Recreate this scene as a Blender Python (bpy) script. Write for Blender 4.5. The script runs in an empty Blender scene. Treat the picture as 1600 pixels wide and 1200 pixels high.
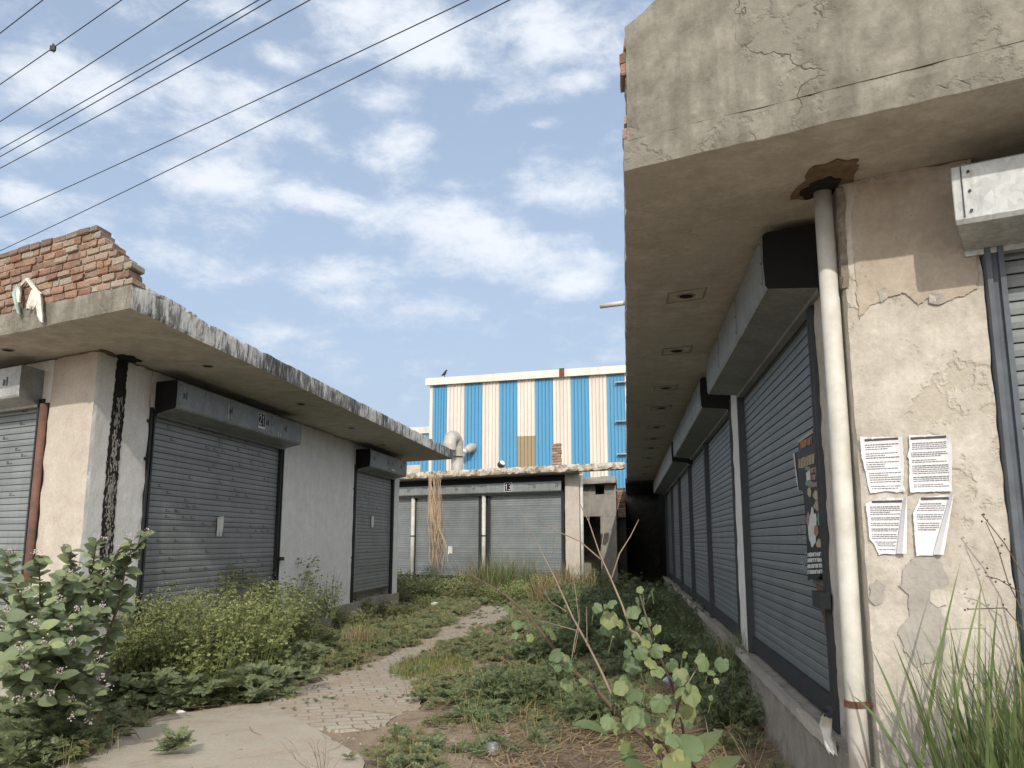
import bpy, math, random
import numpy as np
from mathutils import Vector, Matrix, noise as mnoise
R = math.radians
scene = bpy.context.scene
COL = scene.collection

# ------------------------------------------------------------------ camera
FPX, HZ, CAMH = 1350.0, 845.0, 1.5
PITCH = math.atan((HZ - 600) / FPX)
cam = bpy.data.cameras.new("camera")
cam.lens = 36 * FPX / 1600
cam.sensor_width = 36
cam.clip_start = 0.05
cam.clip_end = 2000
camo = bpy.data.objects.new("camera", cam)
camo.location = (0, 0, CAMH)
camo.rotation_euler = (math.pi / 2 + PITCH, 0, 0)
COL.objects.link(camo)
scene.camera = camo

# ------------------------------------------------------------------ sun, sky
SUN_EL, SUN_TRAVEL = 28.5, -1.5          # elevation; azimuth the light travels to (from +Y towards +X)
SUN_STRENGTH, SKY_STRENGTH, EXPOSURE = 2.3, 0.11, 0.55
sun = bpy.data.lights.new("sun", 'SUN')
sun.energy = SUN_STRENGTH
sun.angle = R(0.6)
sun.color = (1.0, 0.93, 0.83)
suno = bpy.data.objects.new("sun", sun)
td = Vector((math.sin(R(SUN_TRAVEL)) * math.cos(R(SUN_EL)), math.cos(R(SUN_TRAVEL)) * math.cos(R(SUN_EL)), -math.sin(R(SUN_EL))))
suno.rotation_euler = td.to_track_quat('-Z', 'Y').to_euler()
suno.location = (0, -20, 30)
COL.objects.link(suno)
scene.view_settings.view_transform = 'Standard'
scene.view_settings.look = 'None'
scene.view_settings.exposure = EXPOSURE
scene.view_settings.gamma = 1
scene.view_settings.use_curve_mapping = False

# ------------------------------------------------------------------ geometry of the site
# the yard is laid out on two oblique axes: s runs down the alley, t runs along the street fronts
def unit(u):
    x = (u - 800) / FPX
    y = math.cos(PITCH) - ((600 - HZ) / FPX) * math.sin(PITCH) * 1.0
    yc = -(HZ - 600) / FPX
    y = math.cos(PITCH) - yc * math.sin(PITCH)
    l = math.hypot(x, y)
    return (x / l, y / l)
AX = unit(980)
BX = unit(-1500)
def W(s, t, z=0.0):
    return Vector((s * AX[0] - t * BX[0], s * AX[1] - t * BX[1], z))
def inv(x, y):
    a, b, c, d = AX[0], -BX[0], AX[1], -BX[1]
    det = a * d - b * c
    return ((d * x - b * y) / det, (a * y - c * x) / det)
def ray(u, v):
    xc = (u - 800) / FPX
    yc = -(v - 600) / FPX
    return Vector((xc, math.cos(PITCH) - yc * math.sin(PITCH), math.sin(PITCH) + yc * math.cos(PITCH)))
def gz(u, v, z=0.0):                     # survey point at height z
    d = ray(u, v)
    k = (z - CAMH) / d.z
    return Vector((d.x * k, d.y * k, z))
def onside(u, v, t):                     # survey point on a wall that runs down the alley
    d = ray(u, v)
    n = Vector((-AX[1], AX[0], 0))
    k = n.dot(W(0, t)) / n.dot(d)
    return Vector((0, 0, CAMH)) + d * k
def onfront(u, v, s):
    d = ray(u, v)
    n = Vector((-BX[1], BX[0], 0))
    k = n.dot(W(s, 0)) / n.dot(d)
    return Vector((0, 0, CAMH)) + d * k
def at(u, v, y):                         # survey point at forward distance y
    d = ray(u, v)
    return Vector((0, 0, CAMH)) + d * (y / d.y)
def sz(p):
    q = inv(p.x, p.y)
    return q[0], p.z
def tz(p):
    q = inv(p.x, p.y)
    return q[1], p.z

# ------------------------------------------------------------------ material builder
class NB:
    def __init__(self, name):
        self.m = bpy.data.materials.new(name)
        self.m.use_nodes = True
        self.t = self.m.node_tree
        self.p = self.t.nodes['Principled BSDF']
        self.out = self.t.nodes['Material Output']
        self._tc = None
    def n(self, ty, **kw):
        nd = self.t.nodes.new(ty)
        for k, v in kw.items():
            setattr(nd, k, v)
        return nd
    def put(self, sock, v):
        if isinstance(v, bpy.types.NodeSocket):
            self.t.links.new(v, sock)
        elif isinstance(v, (tuple, list)) and len(v) == 3 and sock.type == 'RGBA':
            sock.default_value = (v[0], v[1], v[2], 1)
        else:
            sock.default_value = v
    def co(self, scale=(1, 1, 1)):
        if self._tc is None:
            self._tc = self.n('ShaderNodeTexCoord').outputs['Object']
        if scale == (1, 1, 1):
            return self._tc
        mp = self.n('ShaderNodeMapping')
        self.put(mp.inputs['Vector'], self._tc)
        mp.inputs['Scale'].default_value = scale
        return mp.outputs[0]
    def noise(self, scale=5, detail=4, rough=0.55, vec=None, dist=0.0, off=None):
        nd = self.n('ShaderNodeTexNoise')
        v = self.co() if vec is None else vec
        if off is not None:
            va = self.n('ShaderNodeVectorMath', operation='ADD')
            self.put(va.inputs[0], v)
            va.inputs[1].default_value = (off, off * 1.7, off * 0.6)
            v = va.outputs[0]
        self.put(nd.inputs['Vector'], v)
        nd.inputs['Scale'].default_value = scale
        nd.inputs['Detail'].default_value = detail
        nd.inputs['Roughness'].default_value = rough
        nd.inputs['Distortion'].default_value = dist
        return nd.outputs['Fac']
    def voro(self, scale=5, vec=None, feature='F1', out='Distance'):
        nd = self.n('ShaderNodeTexVoronoi', feature=feature)
        self.put(nd.inputs['Vector'], self.co() if vec is None else vec)
        nd.inputs['Scale'].default_value = scale
        return nd.outputs[out]
    def ramp(self, f, stops, interp='LINEAR'):
        nd = self.n('ShaderNodeValToRGB')
        cr = nd.color_ramp
        cr.interpolation = interp
        while len(cr.elements) < len(stops):
            cr.elements.new(0.5)
        for e, (p, c) in zip(cr.elements, stops):
            e.position = p
            e.color = (c, c, c, 1) if isinstance(c, (int, float)) else (c[0], c[1], c[2], 1)
        self.put(nd.inputs[0], f)
        return nd.outputs[0]
    def step(self, f, a, b):
        nd = self.n('ShaderNodeMapRange')
        self.put(nd.inputs[0], f)
        nd.inputs[1].default_value = a
        nd.inputs[2].default_value = b
        return nd.outputs[0]
    def mix(self, f, a, b, mode='MIX'):
        nd = self.n('ShaderNodeMixRGB', blend_type=mode)
        self.put(nd.inputs[0], f)
        self.put(nd.inputs[1], a)
        self.put(nd.inputs[2], b)
        return nd.outputs[0]
    def math(self, op, a, b=0.0):
        nd = self.n('ShaderNodeMath', operation=op)
        self.put(nd.inputs[0], a)
        self.put(nd.inputs[1], b)
        return nd.outputs[0]
    def z(self):
        sp = self.n('ShaderNodeSeparateXYZ')
        self.put(sp.inputs[0], self.co())
        return sp.outputs[2]
    def bump(self, h, strength=0.4, dist=0.02, nrm=None):
        nd = self.n('ShaderNodeBump')
        nd.inputs['Strength'].default_value = strength
        nd.inputs['Distance'].default_value = dist
        self.put(nd.inputs['Height'], h)
        if nrm is not None:
            self.put(nd.inputs['Normal'], nrm)
        return nd.outputs[0]
    def isl(self):
        return self.n('ShaderNodeNewGeometry').outputs['Random Per Island']
    def fin(self, color, rough=0.85, metal=0.0, normal=None, spec=0.3):
        self.put(self.p.inputs['Base Color'], color)
        self.put(self.p.inputs['Roughness'], rough)
        self.put(self.p.inputs['Metallic'], metal)
        self.p.inputs['Specular IOR Level'].default_value = spec
        if normal is not None:
            self.put(self.p.inputs['Normal'], normal)
        return self.m

# ---- world: Nishita sky with broken cloud laid out over direction (azimuth, elevation)
world = bpy.data.worlds.new("World")
scene.world = world
world.use_nodes = True
def make_world():
    w = NB.__new__(NB)
    w.t = world.node_tree
    w.t.nodes.clear()
    out = w.n('ShaderNodeOutputWorld')
    bg = w.n('ShaderNodeBackground')
    w.t.links.new(bg.outputs[0], out.inputs[0])
    sky = w.n('ShaderNodeTexSky', sky_type='NISHITA')
    sky.sun_disc = False
    sky.sun_elevation = R(SUN_EL)
    sky.sun_rotation = R(SUN_TRAVEL + 180)
    sky.air_density = 1.0
    sky.dust_density = 1.6
    sky.ozone_density = 1.2
    tc = w.n('ShaderNodeTexCoord').outputs['Generated']
    sp = w.n('ShaderNodeSeparateXYZ')
    w.put(sp.inputs[0], tc)
    az = w.math('ARCTAN2', sp.outputs[0], sp.outputs[1])
    el = w.math('ARCSINE', sp.outputs[2])
    cb = w.n('ShaderNodeCombineXYZ')
    w.put(cb.inputs[0], az)
    w.put(cb.inputs[1], w.math('MULTIPLY', el, 1.9))
    p = cb.outputs[0]
    nbig = w.noise(5.5, 4, 0.55, vec=p, dist=0.2, off=3.1)
    nfin = w.noise(13, 11, 0.66, vec=p, dist=0.15, off=1.0)
    n1 = w.math('ADD', w.math('MULTIPLY', nbig, 0.4), w.math('MULTIPLY', nfin, 0.6))
    blobs = [(110, 130, 120, 65, 1), (60, 222, 90, 24, .8), (350, 160, 140, 55, 1), (430, 192, 80, 28, 1), (640, 60, 160, 55, 1.1),
             (880, 60, 100, 45, 1), (600, 158, 60, 30, .9), (612, 220, 55, 42, .9), (350, 285, 90, 36, 1), (490, 312, 110, 24, .9),
             (700, 352, 140, 44, 1), (790, 410, 170, 50, .9), (880, 300, 90, 45, 1), (500, 432, 190, 32, .75), (650, 475, 200, 26, .7),
             (40, 315, 60, 28, .8), (725, 285, 55, 20, .8), (905, 440, 70, 40, .8), (840, 15, 70, 30, 1), (440, 92, 60, 24, .8),
             (910, 125, 60, 20, .8), (850, 192, 25, 12, .7), (430, 515, 80, 14, .5), (380, 20, 80, 22, .7), (560, 20, 70, 30, .8)]
    acc = None
    for (u, v, ru, rv, wt) in blobs:
        d = ray(u, v).normalized()
        a0, e0 = math.atan2(d.x, d.y), math.asin(d.z)
        d1 = ray(u + ru, v).normalized()
        d2 = ray(u, v - rv).normalized()
        ra = abs(math.atan2(d1.x, d1.y) - a0)
        re = abs(math.asin(d2.z) - e0)
        sub = w.n('ShaderNodeVectorMath', operation='SUBTRACT')
        w.put(sub.inputs[0], p)
        sub.inputs[1].default_value = (a0, e0 * 1.9, 0)
        mul = w.n('ShaderNodeVectorMath', operation='MULTIPLY')
        w.put(mul.inputs[0], sub.outputs[0])
        mul.inputs[1].default_value = (1 / ra, 1 / (re * 1.9), 0)
        ln = w.n('ShaderNodeVectorMath', operation='LENGTH')
        w.put(ln.inputs[0], mul.outputs[0])
        mr = w.n('ShaderNodeMapRange', interpolation_type='SMOOTHSTEP')
        w.put(mr.inputs[0], ln.outputs['Value'])
        mr.inputs[1].default_value = 1.9
        mr.inputs[2].default_value = 0.0
        mr.inputs[3].default_value = 0
        mr.inputs[4].default_value = wt
        acc = mr.outputs[0] if acc is None else w.math('SMOOTH_MAX', acc, mr.outputs[0])
        if acc.node.type == 'MATH':
            acc.node.inputs[2].default_value = 0.25
    dens = w.math('ADD', w.math('MULTIPLY', acc, 0.46), w.math('MULTIPLY', w.math('SUBTRACT', n1, 0.22), 1.75))
    cl = w.n('ShaderNodeMapRange', interpolation_type='SMOOTHSTEP')
    w.put(cl.inputs[0], dens)
    cl.inputs[1].default_value = 0.54
    cl.inputs[2].default_value = 1.07
    hz = w.n('ShaderNodeMapRange', interpolation_type='SMOOTHSTEP')
    w.put(hz.inputs[0], sp.outputs[2])
    hz.inputs[1].default_value = 0.55
    hz.inputs[2].default_value = -0.05
    k = 1 / SKY_STRENGTH
    base = w.mix(w.math('ADD', w.math('MULTIPLY', hz.outputs[0], 0.35), 0.60), sky.outputs[0], (0.345 * k, 0.42 * k, 0.535 * k))
    col = w.mix(w.math('MULTIPLY', cl.outputs[0], 0.92), base, (0.64 * k, 0.67 * k, 0.715 * k))
    # glow added round the sun, behind the camera, to lift the shade
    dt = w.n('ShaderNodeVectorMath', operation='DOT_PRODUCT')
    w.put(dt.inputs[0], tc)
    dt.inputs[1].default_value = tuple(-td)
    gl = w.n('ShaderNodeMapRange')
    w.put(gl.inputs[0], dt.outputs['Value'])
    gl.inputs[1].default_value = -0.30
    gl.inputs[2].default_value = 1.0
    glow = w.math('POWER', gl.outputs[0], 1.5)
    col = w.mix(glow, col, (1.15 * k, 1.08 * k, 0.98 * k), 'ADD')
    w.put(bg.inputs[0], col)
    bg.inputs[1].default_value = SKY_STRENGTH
make_world()

# ------------------------------------------------------------------ materials
def plaster(name, base, stain, grey, patch=0.62, streak=0.5, crack=True, bumpy=0.35):
    b = NB(name)
    big = b.noise(1.3, 6, 0.6)
    mid = b.noise(5, 6, 0.65, off=4)
    fine = b.noise(38, 5, 0.6, off=9)
    st = b.noise(3.0, 5, 0.6, vec=b.co((3.2, 3.2, 0.5)), off=2)
    c = b.mix(b.ramp(mid, [(0.35, 0), (0.7, 1)]), base, stain)
    c = b.mix(b.math('MULTIPLY', b.ramp(st, [(0.45, 0), (0.75, 1)]), streak), c, stain)
    pm = b.ramp(b.math('ADD', b.math('MULTIPLY', big, 0.75), b.math('MULTIPLY', mid, 0.25)), [(patch, 0), (patch + 0.02, 1)])
    c = b.mix(pm, c, grey)
    c = b.mix(0.22, c, b.ramp(fine, [(0.3, 0.25), (0.7, 1.0)]), 'MULTIPLY')
    spk = b.ramp(b.noise(60, 2, 0.5, off=20), [(0.70, 0), (0.76, 1)])
    c = b.mix(b.math('MULTIPLY', spk, 0.45), c, (0.05, 0.045, 0.04))
    h = b.math('ADD', b.math('MULTIPLY', fine, 0.35), b.math('MULTIPLY', pm, -0.6))
    h = b.math('ADD', h, b.math('MULTIPLY', mid, 0.9))
    if crack:
        wv = b.n('ShaderNodeVectorMath', operation='ADD')
        ns = b.n('ShaderNodeTexNoise')
        b.put(ns.inputs['Vector'], b.co())
        ns.inputs['Scale'].default_value = 2.5
        ns.inputs['Detail'].default_value = 5
        b.put(wv.inputs[0], b.co())
        b.put(wv.inputs[1], ns.outputs['Color'])
        vd = b.voro(0.75, vec=wv.outputs[0], feature='DISTANCE_TO_EDGE')
        ck = b.math('MULTIPLY', b.ramp(vd, [(0.0, 1), (0.006, 0)]), b.ramp(big, [(0.5, 0), (0.6, 1)]))
        c = b.mix(b.math('MULTIPLY', ck, 0.75), c, (0.06, 0.05, 0.04))
        h = b.math('SUBTRACT', h, ck)
    return b.fin(c, 0.92, 0, b.bump(h, bumpy, 0.015), 0.2)

M = {}
M['fascia'] = plaster('fascia_plaster', (0.27, 0.253, 0.21), (0.125, 0.116, 0.093), (0.205, 0.192, 0.158), 0.55, 0.85, True, 0.6)
M['wall_front'] = plaster('cream_wall_plaster', (0.535, 0.495, 0.43), (0.355, 0.32, 0.265), (0.42, 0.38, 0.315), 0.55, 0.5, False, 0.7)
M['wall_pier'] = plaster('pale_cream_plaster', (0.51, 0.465, 0.40), (0.42, 0.37, 0.31), (0.47, 0.43, 0.375), 0.66, 0.35, False, 0.3)
M['wall_side'] = plaster('off_white_plaster', (0.78, 0.77, 0.74), (0.66, 0.645, 0.60), (0.70, 0.68, 0.63), 0.60, 0.75, False, 0.35)
M['soffit'] = plaster('soffit_plaster', (0.58, 0.555, 0.50), (0.38, 0.36, 0.315), (0.48, 0.46, 0.41), 0.55, 0.45, False, 0.25)
M['cement'] = plaster('raw_cement', (0.34, 0.32, 0.29), (0.22, 0.21, 0.19), (0.30, 0.28, 0.25), 0.6, 0.4, False, 0.5)
M['plinth'] = plaster('plinth_plaster', (0.36, 0.33, 0.28), (0.22, 0.20, 0.17), (0.26, 0.24, 0.21), 0.58, 0.4, True, 0.4)
M['wall_old'] = plaster('older_tan_paint', (0.43, 0.375, 0.30), (0.33, 0.28, 0.22), (0.38, 0.33, 0.265), 0.6, 0.5, False, 0.5)
M['cement_pale'] = plaster('bare_grey_cement', (0.38, 0.355, 0.315), (0.28, 0.26, 0.23), (0.45, 0.41, 0.35), 0.54, 0.4, False, 0.6)
M['passage_shade'] = plaster('passage_shade_wall', (0.10, 0.09, 0.08), (0.04, 0.04, 0.035), (0.07, 0.065, 0.06), 0.6, 0.3, False, 0.3)  # near-black colour puts the passage's shade into its walls

def mould():
    b = NB('mouldy_slab_edge')
    st = b.noise(4.5, 7, 0.72, vec=b.co((2.2, 2.2, 0.9)))
    st2 = b.noise(16, 6, 0.7, vec=b.co((1, 1, 0.35)), off=5)
    big = b.noise(1.1, 3, 0.5, off=8)
    st3 = b.noise(11, 5, 0.6, vec=b.co((1, 1, 0.16)), off=15)
    f = b.math('ADD', b.math('ADD', b.math('MULTIPLY', st, 0.40), b.math('MULTIPLY', st2, 0.42)), b.math('MULTIPLY', st3, 0.18))
    f = b.math('ADD', f, b.math('MULTIPLY', b.math('SUBTRACT', big, 0.5), 0.4))
    c = b.ramp(f, [(0.38, (0.60, 0.58, 0.54)), (0.48, (0.42, 0.405, 0.375)), (0.525, (0.19, 0.185, 0.17)), (0.61, (0.06, 0.06, 0.056))])
    return b.fin(c, 0.95, 0, b.bump(b.math('ADD', st2, st), 0.7, 0.02), 0.15)
M['mould'] = mould()
def mould_brown():
    b = NB('mouldy_brown_slab_edge')
    st = b.noise(3.2, 7, 0.72, vec=b.co((1.5, 1.5, 1.6)))
    st2 = b.noise(14, 6, 0.7, off=5)
    f = b.math('ADD', b.math('MULTIPLY', st, 0.62), b.math('MULTIPLY', st2, 0.38))
    c = b.ramp(f, [(0.36, (0.62, 0.57, 0.48)), (0.48, (0.42, 0.37, 0.30)), (0.58, (0.16, 0.13, 0.10)), (0.70, (0.05, 0.042, 0.035))])
    return b.fin(c, 0.95, 0, b.bump(b.math('ADD', st2, st), 0.7, 0.03), 0.15)
M['mould_brown'] = mould_brown()

def shutter_mat(name, base, light, dark):
    b = NB(name)
    a = b.noise(2.2, 5, 0.6)
    z = b.z()
    band = b.n('ShaderNodeTexWhiteNoise', noise_dimensions='1D')
    b.put(band.inputs['W'], b.math('FLOOR', b.math('MULTIPLY', z, 1 / 0.0655)))
    fine = b.noise(55, 4, 0.6, off=3)
    orr = b.n('ShaderNodeObjectInfo').outputs['Random']
    c = b.mix(b.ramp(a, [(0.35, 0), (0.7, 1)]), base, light)
    c = b.mix(b.math('MULTIPLY', orr, 0.30), c, dark)
    rs = b.ramp(b.noise(3.5, 7, 0.7, vec=b.co((2.2, 2.2, 0.25)), off=31), [(0.62, 0), (0.74, 1)])
    c = b.mix(b.math('MULTIPLY', rs, 0.55), c, (0.16, 0.11, 0.075))
    c = b.mix(b.math('MULTIPLY', band.outputs['Value'], 0.42), c, dark)
    c = b.mix(b.math('MULTIPLY', b.ramp(b.noise(9, 6, 0.7, vec=b.co((3, 3, 0.35)), off=6), [(0.5, 0), (0.75, 1)]), 0.4), c, dark)
    c = b.mix(0.25, c, b.ramp(fine, [(0.3, 0.3), (0.7, 1)]), 'MULTIPLY')
    dust = b.ramp(b.math('ADD', z, b.math('MULTIPLY', b.noise(4, 4, 0.6, off=11), 0.5)), [(0.0, 0), (0.9, 0.45), (1.0, 0.0)])
    r = b.ramp(fine, [(0.3, 0.42), (0.7, 0.62)])
    return b.fin(c, r, 0.25, b.bump(b.math('ADD', fine, a), 0.12, 0.01), 0.4)
M['shutter'] = shutter_mat('grey_shutter_steel', (0.185, 0.21, 0.218), (0.24, 0.265, 0.27), (0.105, 0.118, 0.122))
M['shutter_left'] = shutter_mat('stamped_shutter_steel', (0.275, 0.285, 0.28), (0.35, 0.36, 0.35), (0.15, 0.155, 0.155))
M['shutter_pale'] = shutter_mat('weathered_shutter_steel', (0.225, 0.25, 0.25), (0.30, 0.325, 0.32), (0.14, 0.155, 0.155))

def galv(name, a, c2, metal=0.5):
    b = NB(name)
    v = b.voro(38, out='Color')
    sep = b.n('ShaderNodeSeparateColor')
    b.put(sep.inputs[0], v)
    big = b.noise(3, 5, 0.6)
    c = b.mix(sep.outputs[0], a, c2)
    c = b.mix(b.math('MULTIPLY', b.ramp(big, [(0.45, 0), (0.7, 1)]), 0.5), c, tuple(x * 0.6 for x in a))
    st = b.noise(6, 5, 0.7, vec=b.co((3, 3, 0.3)), off=7)
    c = b.mix(b.math('MULTIPLY', b.ramp(st, [(0.52, 0), (0.72, 1)]), 0.45), c, (0.12, 0.12, 0.115))
    return b.fin(c, 0.5, metal, b.bump(big, 0.15, 0.02), 0.4)
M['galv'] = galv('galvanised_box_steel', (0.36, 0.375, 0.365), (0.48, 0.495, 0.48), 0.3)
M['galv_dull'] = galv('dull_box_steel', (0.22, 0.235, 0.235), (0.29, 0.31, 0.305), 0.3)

def simple(name, col, rough=0.7, var=0.35, scale=8, metal=0.0, spec=0.3, col2=None, bump=0.15):
    b = NB(name)
    f = b.noise(scale, 6, 0.65)
    c = b.mix(b.math('MULTIPLY', b.ramp(f, [(0.35, 0), (0.7, 1)]), 1.0 if col2 else var), col, col2 if col2 else tuple(x * 0.35 for x in col))
    return b.fin(c, rough, metal, b.bump(b.noise(scale * 5, 4, 0.6, off=2), bump, 0.005), spec)
M['dark_steel'] = simple('black_painted_steel', (0.035, 0.037, 0.04), 0.6, 0.5, 12)
M['blue_steel'] = simple('blue_grey_steel', (0.10, 0.115, 0.13), 0.55, 0.5, 9)
M['rust'] = simple('brown_rust', (0.16, 0.075, 0.045), 0.9, 0.6, 16, col2=(0.05, 0.03, 0.025), bump=0.5)
M['rust_post'] = simple('rust_red_post', (0.17, 0.085, 0.06), 0.8, 0.6, 7, col2=(0.08, 0.05, 0.045), bump=0.3)
M['pvc'] = simple('aged_white_plastic_pipe', (0.53, 0.52, 0.475), 0.6, 0.25, 7, spec=0.3, col2=(0.39, 0.37, 0.315))
M['white_paint'] = simple('dirty_white_paint', (0.62, 0.61, 0.58), 0.8, 0.3, 6, col2=(0.42, 0.41, 0.38))
M['black_void'] = simple('black_plate_and_hole_shade', (0.012, 0.012, 0.012), 0.95, 0.3, 9)
M['mould_hole_black'] = simple('black_algae_and_hole_shade', (0.018, 0.017, 0.015), 0.95, 0.3, 22, bump=0.6)
M['mould_fleck'] = simple('grey_lime_fleck', (0.42, 0.40, 0.35), 0.95, 0.4, 30)
M['brown_damp'] = simple('brown_damp_plaster', (0.19, 0.135, 0.085), 0.95, 0.5, 14, col2=(0.09, 0.065, 0.045), bump=0.7)
M['crumbly'] = simple('crumbling_render', (0.25, 0.215, 0.165), 0.95, 0.6, 24, col2=(0.10, 0.085, 0.065), bump=1.0)
M['mortar'] = simple('lime_mortar', (0.36, 0.315, 0.25), 0.95, 0.5, 18, bump=0.6)
M['paper'] = simple('white_paper', (0.62, 0.62, 0.64), 0.8, 0.12, 7, col2=(0.56, 0.55, 0.53))
M['paper_dirty'] = simple('torn_dirty_paper', (0.58, 0.58, 0.55), 0.85, 0.4, 14)
M['ink'] = simple('grey_printing', (0.16, 0.16, 0.17), 0.85, 0.3, 60)
M['ink_dark'] = simple('dark_printed_bar', (0.07, 0.065, 0.07), 0.8, 0.3, 40)
M['plate_black'] = simple('black_plate', (0.012, 0.012, 0.016), 0.5, 0.2, 10)
M['plate_white'] = simple('white_plate_paint', (0.70, 0.70, 0.70), 0.6, 0.2, 20)
M['mark_dark'] = simple('dark_stencil', (0.05, 0.055, 0.06), 0.7, 0.4, 50)
M['chalk'] = simple('chalk_mark', (0.42, 0.45, 0.46), 0.9, 0.5, 60)
M['wire'] = simple('black_cable', (0.03, 0.03, 0.033), 0.6, 0.2, 5)
M['cloth'] = simple('dirty_white_rag', (0.70, 0.68, 0.62), 0.95, 0.5, 12, col2=(0.45, 0.43, 0.38))
M['cloth_green'] = simple('faded_green_rag', (0.34, 0.42, 0.38), 0.95, 0.4, 10)
M['duct'] = galv('duct_steel', (0.33, 0.31, 0.28), (0.38, 0.36, 0.325), 0.0)
M['plastic_wrap'] = simple('pale_blue_plastic', (0.52, 0.60, 0.66), 0.35, 0.3, 15, spec=0.5)
M['plastic_white'] = simple('white_plastic', (0.56, 0.55, 0.53), 0.4, 0.2, 15, spec=0.5)
M['wood'] = simple('rotten_wood', (0.23, 0.16, 0.095), 0.95, 0.6, 12, col2=(0.10, 0.07, 0.045), bump=0.8)
M['bark'] = simple('brown_bark', (0.115, 0.08, 0.058), 0.9, 0.5, 20, col2=(0.06, 0.045, 0.036), bump=0.5)
M['bark_pale'] = simple('grey_brown_bark', (0.22, 0.17, 0.125), 0.9, 0.4, 20, bump=0.4)
M['greenstem'] = simple('green_stem', (0.16, 0.19, 0.075), 0.7, 0.3, 10)
M['bird'] = simple('dark_feathers', (0.025, 0.025, 0.028), 0.8, 0.3, 10)

def brick():
    b = NB('weathered_red_brick')
    i = b.isl()
    c = b.ramp(i, [(0.0, (0.25, 0.14, 0.097)), (0.2, (0.335, 0.20, 0.14)), (0.38, (0.215, 0.13, 0.097)), (0.55, (0.33, 0.24, 0.185)),
                   (0.7, (0.34, 0.20, 0.14)), (0.84, (0.34, 0.29, 0.235)), (1.0, (0.27, 0.185, 0.14))], 'CONSTANT')
    n1 = b.noise(7, 6, 0.65)
    n2 = b.noise(45, 5, 0.65, off=3)
    c = b.mix(b.math('MULTIPLY', b.ramp(n1, [(0.45, 0), (0.7, 1)]), 0.75), c, (0.33, 0.29, 0.23))
    c = b.mix(0.5, c, b.ramp(n2, [(0.3, 0.35), (0.7, 1)]), 'MULTIPLY')
    top = b.n('ShaderNodeMapRange')
    b.put(top.inputs[0], b.math('ADD', b.z(), b.math('MULTIPLY', n1, 0.25)))
    top.inputs[1].default_value = 4.14
    top.inputs[2].default_value = 4.24
    c = b.mix(b.math('MULTIPLY', top.outputs[0], 0.7), c, (0.10, 0.085, 0.07))
    return b.fin(c, 0.95, 0, b.bump(n2, 0.8, 0.012), 0.15)
M['brick'] = brick()

def panel(name, col, dirt):
    b = NB(name)
    st = b.noise(1.5, 6, 0.65, vec=b.co((2.5, 2.5, 0.12)))
    bg = b.noise(0.5, 4, 0.6, off=3)
    c = b.mix(b.math('MULTIPLY', b.ramp(st, [(0.38, 0), (0.7, 1)]), 0.65), col, dirt)
    c = b.mix(b.math('MULTIPLY', b.ramp(bg, [(0.4, 0), (0.7, 1)]), 0.25), c, dirt)
    return b.fin(c, 0.5, 0, None, 0.35)
M['blue'] = panel('blue_cladding', (0.060, 0.25, 0.425), (0.10, 0.235, 0.35))
M['white'] = panel('cream_cladding', (0.60, 0.555, 0.50), (0.44, 0.395, 0.34))
M['fawn'] = panel('brown_translucent_cladding', (0.30, 0.235, 0.14), (0.22, 0.17, 0.11))

def soil():
    b = NB('dusty_soil')
    a = b.noise(0.8, 6, 0.6)
    m = b.noise(5, 7, 0.7, off=4)
    f = b.noise(45, 5, 0.7, off=8)
    c = b.mix(b.ramp(a, [(0.35, 0), (0.65, 1)]), (0.34, 0.265, 0.195), (0.24, 0.18, 0.125))
    c = b.mix(b.ramp(m, [(0.4, 0), (0.75, 1)]), c, (0.40, 0.33, 0.255))
    c = b.mix(0.6, c, b.ramp(f, [(0.3, 0.35), (0.7, 1.0)]), 'MULTIPLY')
    return b.fin(c, 0.97, 0, b.bump(b.math('ADD', m, b.math('MULTIPLY', f, 0.5)), 0.8, 0.03), 0.1)
M['soil'] = soil()
def concrete():
    b = NB('dusty_concrete')
    a = b.noise(1.4, 6, 0.6)
    f = b.noise(60, 5, 0.6, off=8)
    c = b.mix(b.ramp(a, [(0.3, 0), (0.7, 1)]), (0.42, 0.38, 0.31), (0.345, 0.305, 0.245))
    c = b.mix(0.35, c, b.ramp(f, [(0.3, 0.45), (0.7, 1.0)]), 'MULTIPLY')
    c = b.mix(b.math('MULTIPLY', b.ramp(b.noise(70, 2, 0.5, off=3), [(0.68, 0), (0.74, 1)]), 0.6), c, (0.10, 0.08, 0.06))
    c = b.mix(b.math('MULTIPLY', b.ramp(b.noise(3.1, 6, 0.7, off=15), [(0.5, 0), (0.7, 1)]), 0.55), c, (0.33, 0.255, 0.18))
    return b.fin(c, 0.95, 0, b.bump(f, 0.35, 0.008), 0.15)
M['concrete'] = concrete()
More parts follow.
